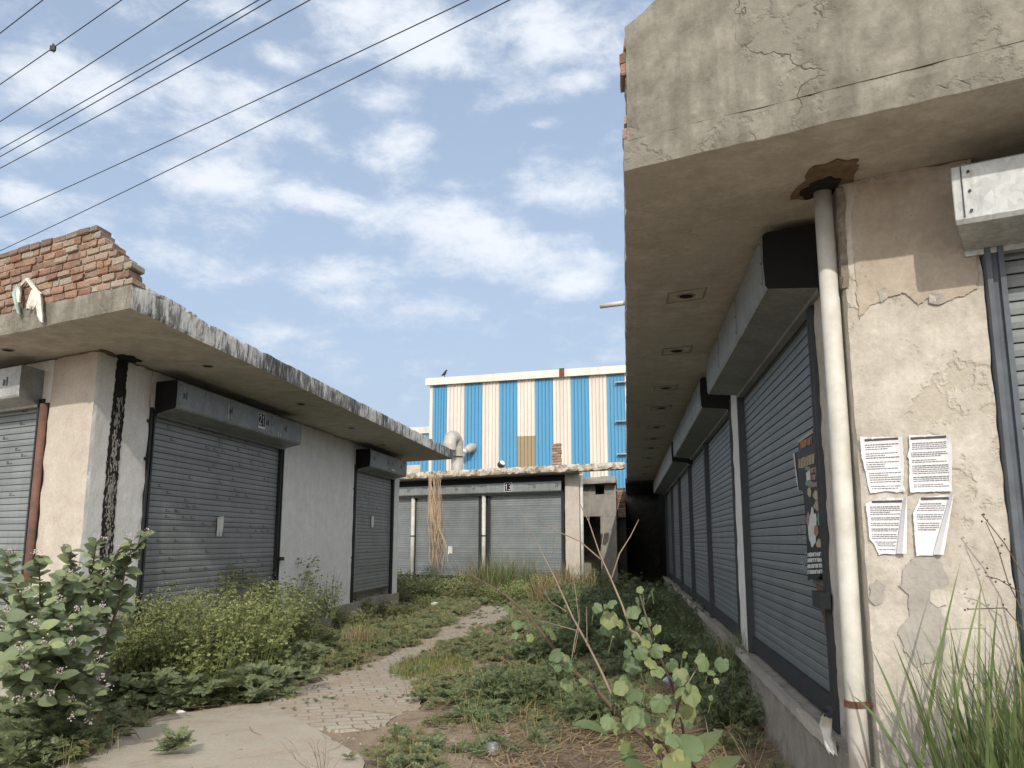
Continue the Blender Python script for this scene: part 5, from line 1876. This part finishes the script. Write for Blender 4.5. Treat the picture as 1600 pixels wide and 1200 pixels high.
# --- grass clumps
def blade(mb, p, az, ln, w, lean, droop, seg=6, mi=0):
    d = Vector((math.cos(az), math.sin(az), 0))
    sd = Vector((-math.sin(az), math.cos(az), 0))
    o = len(mb.v)
    q = Vector(p)
    ang = lean
    for i in range(seg + 1):
        f = i / seg
        ww = w * (1 - f ** 1.6) * (0.6 + .4 * min(1, f * 5)) + .0004
        mb.v.append(tuple(q - sd * ww / 2))
        mb.v.append(tuple(q + sd * ww / 2))
        q = q + (d * math.sin(ang) + Vector((0, 0, math.cos(ang)))) * (ln / seg)
        ang += droop / seg * (0.5 + f)
    for i in range(seg):
        a = o + 2 * i
        mb.f.append((a, a + 1, a + 3, a + 2))
        mb.mi.append(mi)
def grass(name, loc, n, r, h, w, label, mat, seed, lean=.35, droop=1.2, cat='grass clump', group=None, seg=6, dry=0.0):
    rr = random.Random(seed)
    mb = MB()
    b = Vector(loc)
    for i in range(n):
        az = rr.uniform(0, 6.283)
        k = math.sqrt(rr.random()) * r
        a2 = rr.uniform(0, 6.283)
        blade(mb, b + Vector((math.cos(a2) * k, math.sin(a2) * k, 0)), az, h * rr.uniform(.45, 1.1), w * rr.uniform(.6, 1.2), abs(rr.gauss(0, lean)), rr.uniform(.1, 1) * droop, seg, 1 if rr.random() < dry else 0)
    o = mb.build(name, [mat, 'straw'], loc=loc)
    if label:
        tag(o, label, cat, group)
    return o
grass('tall_grass', W(4.42, 1.66, -.02), 520, .26, 1.15, .026, 'tall coarse green grass in front of the cream pier at the lower right', 'lf_grass', 3, .20, .75, seg=8, dry=.05)
grass('tall_grass', W(4.25, 1.92, -.02), 460, .30, 1.15, .025, 'tall coarse green grass below the galvanised street shutter', 'lf_grass', 4, .20, .8, seg=8, dry=.05)
mbx = MB()
for (u, v, e, g, ln) in [(1430, 1195, 1500, 880, 1), (1470, 1180, 1537, 905, 1), (1540, 1190, 1560, 925, 1), (1530, 1180, 1532, 905, 1), (1420, 1150, 1330, 1085, .7), (1450, 1190, 1360, 1010, .8), (1480, 1195, 1395, 1000, .8)]:
    a, b = onfront(u, v + 60, 4.45), onfront(e, g, 4.55)
    o_ = len(mbx.v)
    sd = (b - a).cross(Vector((0, 1, 0))).normalized()
    for i in range(8):
        f = i / 7
        p = a.lerp(b, f) + Vector((0, 0, .05 * math.sin(math.pi * f)))
        w = .017 * (1 - f ** 2.2) + .001
        mbx.v += [tuple(p - sd * w / 2), tuple(p + sd * w / 2)]
    for i in range(7):
        mbx.f.append((o_ + 2 * i, o_ + 2 * i + 1, o_ + 2 * i + 3, o_ + 2 * i + 2))
        mbx.mi.append(0)
tag(mbx.build('tall_grass', ['lf_grass'], loc=onfront(1470, 1260, 4.45)), 'few very long upright grass blades reaching up the cream pier', 'grass clump')
p = gz(1150, 1095, 0)
grass('grass_tussock', (p.x, p.y, -.02), 420, .17, .74, .009, 'dark grass tussock against the right plinth below the white pillar', 'lf_grass', 5, .28, .9, dry=.22)
far_sp = [(742, 933, 1.25, 'pale grass tussock before the left half of the far shutters', .25), (785, 935, 1.45, 'tallest green grass tussock before the far shutters', .2), (822, 933, 1.25, 'grass tussock below the shutter numbered 13', .2), (880, 938, 1.15, 'yellowing grass tussock by the far corner pier', .45),
          (862, 948, 1.0, 'dry straw-coloured tussock in the middle of the yard', .75), (905, 936, 1.1, 'grass tussock before the outhouse doorway', .3), (560, 1010, .42, 'small dry tussock beside the paver path', .85), (762, 931, 1.2, 'grass tussock behind the tallest one at the far shutters', .15)]
for i, (u, v, h, lab, dry) in enumerate(far_sp):
    p = gz(u, v, 0)
    grass('grass_tussock', (p.x, p.y, -.02), 380, .5 * (.4 if u == 560 else 1), h, .018 if u != 560 else .006, lab, 'lf_mixgrass' if i in (0, 3, 5) else 'lf_grass', 20 + i, .5, 1.5, dry=dry)
# patch of short turf by the path
def turf():
    mb = MB()
    rr = random.Random(9)
    c = gz(675, 1045, 0)
    a = gz(608, 1050, 0)
    b = gz(675, 1028, 0)
    rx, ry = abs(c.x - a.x), abs(b.y - c.y)
    for i in range(2600):
        t, k = rr.uniform(0, 6.283), math.sqrt(rr.random())
        p = c + Vector((math.cos(t) * k * rx * 1.05, math.sin(t) * k * ry * 1.1, 0))
        if mnoise.noise(p * 2.2) < -.25:
            continue
        blade(mb, p + Vector((0, 0, -.01)), rr.uniform(0, 6.28), rr.uniform(.05, .13), .006, abs(rr.gauss(0, .5)), rr.uniform(0, 1), 3, 1 if rr.random() < .12 else 0)
    tag(mb.build('grass_patch', ['lf_turf', 'straw'], loc=c), 'oval patch of short bright grass on the paver path', 'grass patch', None, 'stuff')
turf()

# --- ground cover: creeping weeds and straw, counted by nobody
def weeds():
    rr = random.Random(21)
    A, B, C = MB(), MB(), MB()
    na = 0
    for i in range(9000):
        s, t = rr.uniform(4.0, 26.5), rr.uniform(-5.35, 1.05)
        p = W(s, t, 0)
        if p.y < 4.6 or (t > .95):
            continue
        q = (p.x, p.y)
        onp, ona = in_poly(*q, PATHP), in_poly(*q, APRON)
        nz = mnoise.noise(Vector((p.x * .75, p.y * .75, 2))) + .5 * mnoise.noise(Vector((p.x * 2.3, p.y * 2.3, 7)))
        dens = 0.36 + nz * 1.25
        # straw-strewn bare soil near the right plinth and the near middle
        if t > .35 and s < 11:
            dens -= .55
        if s < 6.6 and -1.8 < t < .8:
            dens -= .25
        if t > -1.2 and s > 7.5:
            dens += .22
        if s > 14:
            dens += .25
        if t < -2.6:
            dens += .15
        if onp:
            dens = dens * .45 - .22
        if ona:
            dens = -.1 + nz * .3
        if rr.random() > dens:
            continue
        near = p.y < 13
        hide = any(in_poly(p.x, p.y + o_, PATHP) for o_ in (.35, .8, 1.4))
        if hide and rr.random() < .45:
            continue
        size = rr.uniform(.05, .105) if near else rr.uniform(.09, .18)
        hgt = rr.uniform(0, .10) + max(0, nz) * .10
        if hide:
            size *= .6
            hgt *= .3
        if onp or ona:
            size *= .6
            hgt *= .15
        hue = mnoise.noise(Vector((p.x * .5 + 9, p.y * .5, 4)))
        mb = A if (t > -1.6 and hue + rr.gauss(0, .18) > -.25 or rr.random() < .30) else B
        for k in range(3 if near else 2):
            rosette(mb, p + Vector((rr.gauss(0, .06), rr.gauss(0, .06), hgt * rr.random())), rr, size, rr.randint(6, 9), PIN3 if rr.random() < .6 else PIN, .75)
        if rr.random() < .35 and not (onp or ona):
            for k in range(14):
                blade(C, p + Vector((rr.gauss(0, .12), rr.gauss(0, .12), -.01)), rr.uniform(0, 6.28), rr.uniform(.08, .28), .006, abs(rr.gauss(0, .5)), rr.uniform(0, 1.3), 4)
    tag(A.build('creeping_weeds', ['lf_dark']), 'dark green creeping weeds covering the middle and right of the yard', 'ground cover', None, 'stuff')
    tag(B.build('low_weeds', ['lf_brown']), 'paler low weeds scattered over the left of the yard and the path edges', 'ground cover', None, 'stuff')
    tag(C.build('sparse_grass', ['lf_mixgrass']), 'sparse short green and yellow grass blades among the yard weeds', 'ground cover', None, 'stuff')
    E_ = MB()
    for i in range(900):
        s_, t_ = (rr.uniform(4.0, 9), rr.uniform(-3.6, 1.0)) if i < 650 else (rr.uniform(8, 18), rr.uniform(-4.5, 1.0))
        p = W(s_, t_, 0)
        if in_poly(p.x, p.y, APRON) and rr.random() < .8:
            continue
        r_ = rr.uniform(.004, .013) if rr.random() < .9 else rr.uniform(.015, .03)
        m_ = pose(p + Vector((0, 0, r_ * .4)), rr.uniform(0, 6), rr.uniform(-.6, .6), rr.uniform(-.6, .6), r_)
        E_.inst((OCT[0] * np.array([rr.uniform(.7, 1.4), rr.uniform(.7, 1.3), rr.uniform(.5, .9)]), OCT[1]), m_, 0 if rr.random() < .7 else 1)
    tag(E_.build('rubble', ['cement', 'brick']), 'small stones and brick crumbs scattered over the bare soil', 'rubble', None, 'stuff')
    D = MB()
    for i in range(7500):
        s, t = rr.uniform(4.0, 20), rr.uniform(-5.3, 1.05)
        if rr.random() < .55:
            s, t = rr.uniform(4.2, 10), rr.uniform(-1.2, 1.0)
        p = W(s, t, 0)
        if p.y < 4.2 or (in_poly(p.x, p.y, PATHP) or in_poly(p.x, p.y, APRON)) and rr.random() < .85:
            continue
        ln = rr.uniform(.06, .38) if rr.random() < .8 else rr.uniform(.3, .7)
        az = rr.gauss(0.15, .9)
        d = Vector((math.cos(az), math.sin(az), rr.gauss(0, .08)))
        w = rr.uniform(.002, .0055)
        sd = Vector((-d.y, d.x, 0)) * w
        up = Vector((0, 0, .012 + rr.random() * .03))
        m = p + d * ln * .5 + Vector((rr.gauss(0, .02), rr.gauss(0, .02), rr.uniform(0, .03)))
        e = p + d * ln
        e.z = max(0.0, e.z)
        o = len(D.v)
        for (x) in (p, m, e):
            D.v += [tuple(x + up - sd), tuple(x + up + sd)]
        D.f += [(o, o + 1, o + 3, o + 2), (o + 2, o + 3, o + 5, o + 4)]
        D.mi += [0, 0]
    tag(D.build('dry_straw', ['straw']), 'dry straw and fallen stalks littering the bare soil', 'straw', None, 'stuff')
weeds()

# --- round-leaved sapling in the foreground
def sapling():
    rr = random.Random(15)
    D0 = 4.1
    base = gz(1120, 1332, 0)
    root = thing('sapling', 'young sapling with round pale green leaves and bare leaning branches in the near yard', 'sapling', base)
    S = MB()
    def branch(pts, r0, r1, d0=D0, d1=None, mi=0):
        d1 = d0 if d1 is None else d1
        n = len(pts)
        P = [at(u, v, d0 + (d1 - d0) * i / (n - 1)) for i, (u, v) in enumerate(pts)]
        S.tube(P, [r0 + (r1 - r0) * i / (n - 1) for i in range(n)], 7, mi)
    branch([(1120, 1332), (1085, 1250), (1040, 1190), (1005, 1150), (962, 1112), (930, 1075), (885, 1040), (855, 1000), (825, 960), (790, 930), (765, 915), (735, 898)], .017, .003, base.y, 4.6)
    branch([(1090, 1250), (1060, 1205), (1040, 1165), (1010, 1150)], .010, .009, base.y, 4.1)
    branch([(1125, 1332), (1095, 1240), (1075, 1190), (1065, 1130), (1050, 1070), (1020, 1000), (1000, 930)], .010, .004, base.y, 3.95)
    branch([(1130, 1332), (1110, 1230), (1070, 1180), (1048, 1140), (1060, 1100), (1090, 1040)], .008, .003, base.y, 3.9)
    branch([(958, 1090), (940, 1050), (920, 1010), (895, 965), (868, 905), (850, 870), (838, 845), (812, 800)], .007, .002, 4.25, 4.9, 1)
    branch([(985, 985), (972, 945), (955, 905), (938, 868), (920, 815), (905, 785)], .006, .002, 4.1, 4.6, 1)
    branch([(1015, 1020), (995, 990), (985, 985)], .007, .006, 4.05, 4.1, 1)
    branch([(955, 905), (968, 865), (985, 838), (998, 812)], .004, .002, 4.35, 4.5, 1)
    branch([(938, 868), (945, 820), (962, 800)], .003, .0015, 4.45, 4.6, 1)
    branch([(940, 875), (905, 845), (870, 830), (840, 812)], .004, .0018, 4.4, 4.7, 1)
    branch([(920, 815), (921, 790), (922, 765)], .0025, .001, 4.5, 4.6, 1)
    branch([(893, 1032), (898, 1000), (905, 970), (900, 930), (897, 908)], .003, .0015, 4.3, 4.4, 1)
    branch([(897, 1020), (904, 985), (906, 950)], .002, .001, 4.3, 4.4, 1)
    branch([(917, 1010), (917, 975), (916, 948)], .0025, .0015, 4.3, 4.4, 1)
    branch([(900, 985), (865, 975), (825, 966)], .0025, .001, 4.4, 4.6, 1)
    branch([(885, 955), (860, 940), (852, 925)], .0025, .001, 4.5, 4.6, 1)
    branch([(1048, 1090), (1070, 1075), (1090, 1043)], .004, .002, 4.0, 3.9, 1)
    S.build('branch', ['bark', 'bark_pale'], root, smooth=True)
    L = MB()
    lv = [(145, 210, 45), (190, 300, 35), (250, 305, 32), (175, 370, 28), (275, 385, 28), (415, 360, 55), (435, 490, 50), (505, 512, 30), (512, 570, 32), (445, 570, 28), (612, 655, 32), (508, 675, 50), (690, 200, 35), (780, 170, 38), (745, 190, 18),
          (960, 85, 25), (1020, 110, 48), (950, 160, 30), (915, 220, 52), (770, 270, 60), (750, 335, 42), (845, 300, 30), (895, 330, 25), (940, 330, 25), (995, 285, 40), (1062, 330, 35), (925, 370, 20), (1005, 400, 42), (900, 425, 42), (965, 480, 48),
          (1060, 470, 48), (1125, 445, 32), (915, 555, 60), (1070, 590, 50), (1030, 640, 45), (1165, 560, 45), (1215, 620, 55), (1360, 540, 60), (1405, 600, 30), (880, 665, 55), (920, 735, 62), (820, 790, 28), (1080, 800, 60), (1200, 720, 45), (1285, 745, 65),
          (1265, 850, 65), (915, 880, 68), (1150, 860, 40), (1010, 970, 50), (1100, 940, 60), (1170, 1020, 55), (1075, 1080, 35), (890, 1080, 50), (1190, 1120, 45), (1235, 1170, 45), (760, 910, 50), (820, 950, 38), (1305, 1085, 45)]
    for k in range(34):
        x, y, r = rr.choice(lv[22:58])
        lv.append((x + rr.gauss(0, 55), y + rr.gauss(0, 55), r * rr.uniform(.45, .95)))
    S2 = MB()
    for (x, y, r) in lv:
        u, v = 760 + x / 4, 900 + y / 4
        f = min(1, max(0, (x - 100) / 1000))
        d = 4.55 - .55 * f + rr.uniform(-.14, .14)
        c = at(u, v, d)
        size = r / 4 * 2.0 / FPX * d * 1.0
        # leaf blade faces up and towards the light, tip hanging
        tilt = rr.uniform(.55, 1.5)
        az = math.pi + rr.gauss(0, .55)
        m = Matrix.Rotation(az, 4, 'Z') @ Matrix.Rotation(-tilt, 4, 'X') @ Matrix.Rotation(rr.gauss(0, .3), 4, 'Y') @ Matrix.Rotation(rr.gauss(0, .7), 4, 'Z') @ Matrix.Scale(size, 4) @ Matrix.Translation((0, -.42, 0))
        L.inst(rr.choice(ROUNDS), Matrix.Translation(c) @ m)
        st = Matrix.Translation(c) @ m @ Vector((0, .12, 0))
        S2.tube([st, st + Vector((rr.uniform(-.02, .02), .03, -.05 - rr.random() * .03))], .0018, 4, caps=False)
    for (u, v, d, ln, az) in [(1098, 1160, 3.9, .20, -.5), (985, 1172, 4.0, .16, 2.6), (1122, 1195, 3.85, .18, -.7), (1090, 1170, 3.9, .15, .4), (950, 1130, 4.1, .17, 1.9), (1020, 1190, 3.9, .17, 2.3), (1060, 1200, 3.8, .17, -.1)]:
        L.inst(OVAL, pose(at(u, v + 20, d), az, rr.uniform(.4, .9), rr.uniform(-.4, .4), ln))
    L.build('foliage', ['lf_round'], root, smooth=True)
    S2.build('leaf_stalk', ['greenstem'], root)
sapling()

# --- dead vine hanging from the far slab
def vine():
    rr = random.Random(30)
    mb = MB()
    for i in range(85):
        x0 = rr.uniform(669, 690)
        top = 742 + rr.uniform(0, 60) * (rr.random() < .5)
        bot = rr.uniform(840, 912)
        p = onfront(x0, top, 22.15 + rr.uniform(-.1, .15))
        q = onfront(681 + rr.gauss(0, 7.5), bot, 22.2 + rr.uniform(-.35, .3))
        m = p.lerp(q, .5) + Vector((rr.gauss(0, .05) - .02, rr.gauss(0, .06), 0))
        m2 = p.lerp(q, .75) + Vector((rr.gauss(.03, .07), rr.gauss(0, .07), 0))
        mb.tube([p, p.lerp(m, .5), m, m2, q], [rr.uniform(.003, .0075)] * 5, 4, caps=False)
    tag(mb.build('dead_vine', ['vine_dry'], loc=onfront(682, 890, 22.2)), 'curtain of dead straw-coloured vines hanging from the far slab edge', 'vine')
    p = gz(672, 934, 0)
    bush_mesh('leafy_weed', 81, 1.1, .35, 26, .10, 'lf_dark', (p.x, p.y, 0), 'dark leafy weed at the foot of the dead vine', 'weed bush', None, False)
    p = onside(518, 925, TL + .35)
    bush_mesh('thin_shrub', 82, .85, .28, 22, .06, 'lf_low', (p.x, p.y, .30), 'thin wispy shrub growing against the bare left wall', 'shrub', None, False, leafy=.7)
    p = gz(930, 931, 0)
    bush_mesh('leafy_weed', 83, .9, .55, 34, .12, 'lf_dark', (p.x, p.y, 0), 'dark leafy weed in front of the unlit passage', 'weed bush', None, False)
    p = gz(985, 935, 0)
    bush_mesh('leafy_weed', 84, .8, .6, 40, .12, 'lf_dark', (p.x, p.y, 0), 'dark leafy weed beside the right plinth near the passage', 'weed bush', None, False)
    p = gz(888, 931, 0)
    bush_mesh('leafy_weed', 85, 1.55, .22, 12, .14, 'lf_dark', (p.x, p.y, 0), 'tall thin leafy weed against the far corner pier', 'weed bush', None, False, leafy=.6)
vine()

# --- dry twig plants near the camera
def twigs():
    rr = random.Random(44)
    def dead(u, v, h, n, label, spread, mat='bark_pale', rad=.003):
        b = gz(u, v, 0)
        mb = MB()
        for i in range(n):
            az, ln = rr.uniform(0, 6.283), h * rr.uniform(.5, 1)
            p = b.copy()
            pts = [p.copy()]
            ang = rr.uniform(.1, spread)
            for k in range(4):
                p = p + Vector((math.cos(az) * math.sin(ang), math.sin(az) * math.sin(ang), math.cos(ang))) * ln / 4
                pts.append(p.copy())
                az += rr.gauss(0, .3)
                ang += rr.gauss(.05, .12)
                if k > 0:
                    a2 = az + rr.choice([-1, 1]) * rr.uniform(.5, 1.1)
                    e = p + Vector((math.cos(a2) * .8, math.sin(a2) * .8, .55)) * ln * rr.uniform(.12, .28)
                    mb.tube([p, p.lerp(e, .5) + Vector((0, 0, .008)), e], [rad * .5, rad * .4, rad * .25], 4, caps=False)
            mb.tube(pts, [rad, rad * .85, rad * .7, rad * .5, rad * .3], 5, caps=False)
        tag(mb.build('dead_weed', [mat], loc=b), label, 'dead weed')
    dead(505, 1245, .48, 9, 'bare dead weed standing at the front edge of the concrete apron', .7)
    dead(1180, 1215, .5, 6, 'thin dry stalks on the sandy soil beside the right plinth', .9)
    mb = MB()
    b = W(4.62, 1.8, 0)
    for (pts) in ([(1600, 960), (1575, 910), (1560, 860), (1540, 815)], [(1600, 900), (1570, 850), (1535, 805)], [(1600, 985), (1570, 950), (1512, 952)], [(1600, 930), (1560, 905), (1540, 900)]):
        P = [onfront(u, v, 4.66) for u, v in pts]
        mb.tube([W(4.62, 1.95, 0.2)] + P, [.004] + [.003 - .0004 * i for i in range(len(P))], 5, caps=False)
        for p in P[1:]:
            for k in range(2):
                mb.inst(OCT, pose(p + Vector((rr.gauss(0, .012), 0, rr.gauss(0, .012))), 0, 0, 0, .006))
    tag(mb.build('dead_weed', ['bark'], loc=b), 'thin brown seed stalks beside the galvanised street shutter', 'dead weed')
    sticks = [((163, 1145), (205, 1134), .008, 'straight stick beside the rotten log piece'), ((222, 1129), (300, 1118), .006, 'long thin stick on the apron under the thicket'), ((200, 1146), (222, 1160), .006, 'forked twig lying on the concrete apron'),
              ((1030, 1040), (1165, 1115), .006, 'long pale stalk lying from the sapling to the plinth'), ((845, 1150), (960, 1138), .007, 'fallen pale stalk in the near straw'), ((1215, 1150), (1300, 1195), .005, 'bent dry stalk near the rain pipe footing')]
    for (a, b, r, lab) in sticks:
        p, q = gz(*a, .02), gz(*b, .03)
        m = p.lerp(q, .5) + Vector((0, .02, .03))
        mb = MB()
        mb.tube([p, m, q], [r, r * .9, r * .5], 6)
        if 'forked' in lab:
            mb.tube([m, gz(213, 1148, .05)], [r * .7, r * .3], 5)
            mb.tube([p, gz(206, 1138, .02)], [r * .8, r * .3], 5)
        tag(mb.build('stick', ['bark_pale'], loc=p), lab, 'stick')
twigs()

# --- litter
def litter():
    rr = random.Random(70)
    def wad(name, u, v, size, mat, label, cat, squash=.5, z=0.0):
        c = gz(u, v, 0)
        mb = MB()
        n, m = 10, 7
        for j in range(m + 1):
            th = math.pi * j / m
            for i in range(n):
                ph = 6.283 * i / n
                d = Vector((math.sin(th) * math.cos(ph), math.sin(th) * math.sin(ph), math.cos(th)))
                k = 1 + .45 * mnoise.noise(d * 2.3 + Vector((u, v, 0))) + .2 * mnoise.noise(d * 6 + Vector((v, u, 0)))
                mb.v.append(tuple(c + Vector((d.x * size[0], d.y * size[1], d.z * size[2] + size[2] * .8)) * 1.0 * k if False else tuple(c + Vector((d.x * size[0] * k, d.y * size[1] * k, (d.z * k + .75) * size[2] + z)))))
        for j in range(m):
            for i in range(n):
                mb.f.append((j * n + i, (j + 1) * n + i, (j + 1) * n + (i + 1) % n, j * n + (i + 1) % n))
                mb.mi.append(0)
        return tag(mb.build(name, [mat], loc=c), label, cat)
    wad('wood_chunk', 150, 1148, (.07, .06, .10), 'wood', 'rotten brown log piece standing at the edge of the apron', 'log')
    wad('plastic_wrapper', 172, 1112, (.09, .05, .025), 'plastic_wrap', 'pale blue plastic wrapper below the milkweed shrub', 'litter')
    wad('plastic_wrapper', 200, 1118, (.08, .05, .02), 'plastic_wrap', 'blue plastic wrapper lying by the thicket edge', 'litter')
    wad('paper_litter', 115, 1134, (.07, .04, .025), 'plastic_white', 'crumpled white paper on the soil beside the rotten log piece', 'litter')
    wad('paper_litter', 131, 1131, (.035, .03, .04), 'plastic_white', 'small white carton touching the rotten log piece', 'litter')
    wad('paper_litter', 282, 1114, (.045, .022, .014), 'plastic_white', 'pinkish white paper under the lobed weeds', 'litter')
    wad('paper_litter', 680, 948, (.10, .08, .06), 'plastic_white', 'white litter in the weeds beside the far path', 'litter')
    wad('plastic_wrapper', 1045, 1068, (.06, .05, .04), 'plastic_wrap', 'shiny plastic scrap behind the sapling leaves', 'litter')
    c = gz(770, 1180, 0)
    b = NB('clear_plastic')
    b.fin((0.42, 0.44, 0.45), 0.3, 0, None, .5)
    b.p.inputs['Transmission Weight'].default_value = .75
    M['clear'] = b.m
    mb = MB()
    prof = [(.03, 0), (.048, .008), (.056, .03), (.054, .055), (.045, .072), (.046, .078), (.02, .082)]
    mb.tube([c + Vector((0, 0, z + .005)) for r, z in prof], [r for r, z in prof], 14)
    tag(mb.build('plastic_jar', ['clear'], loc=c, smooth=True), 'clear plastic jar lying among the near weeds', 'jar')
    for (u, v, sd) in ((1197, 938, 1), (1207, 948, 2)):
        p = onside(1000 + (u - 1000) * 0 + (54 if sd == 1 else 77), 920 if sd == 1 else 945, 1.02)
        mb = MB()
        mb.tube([Vector((p.x, p.y, 0)), Vector((p.x + .02, p.y, .28))], [.02, .018], 8)
        tag(mb.build('stub_pipe', ['pvc'], loc=(p.x, p.y, 0)), 'farther short white pipe stub beside the right plinth' if sd == 1 else 'nearer short white pipe stub beside the right plinth', 'pipe stub')
litter()
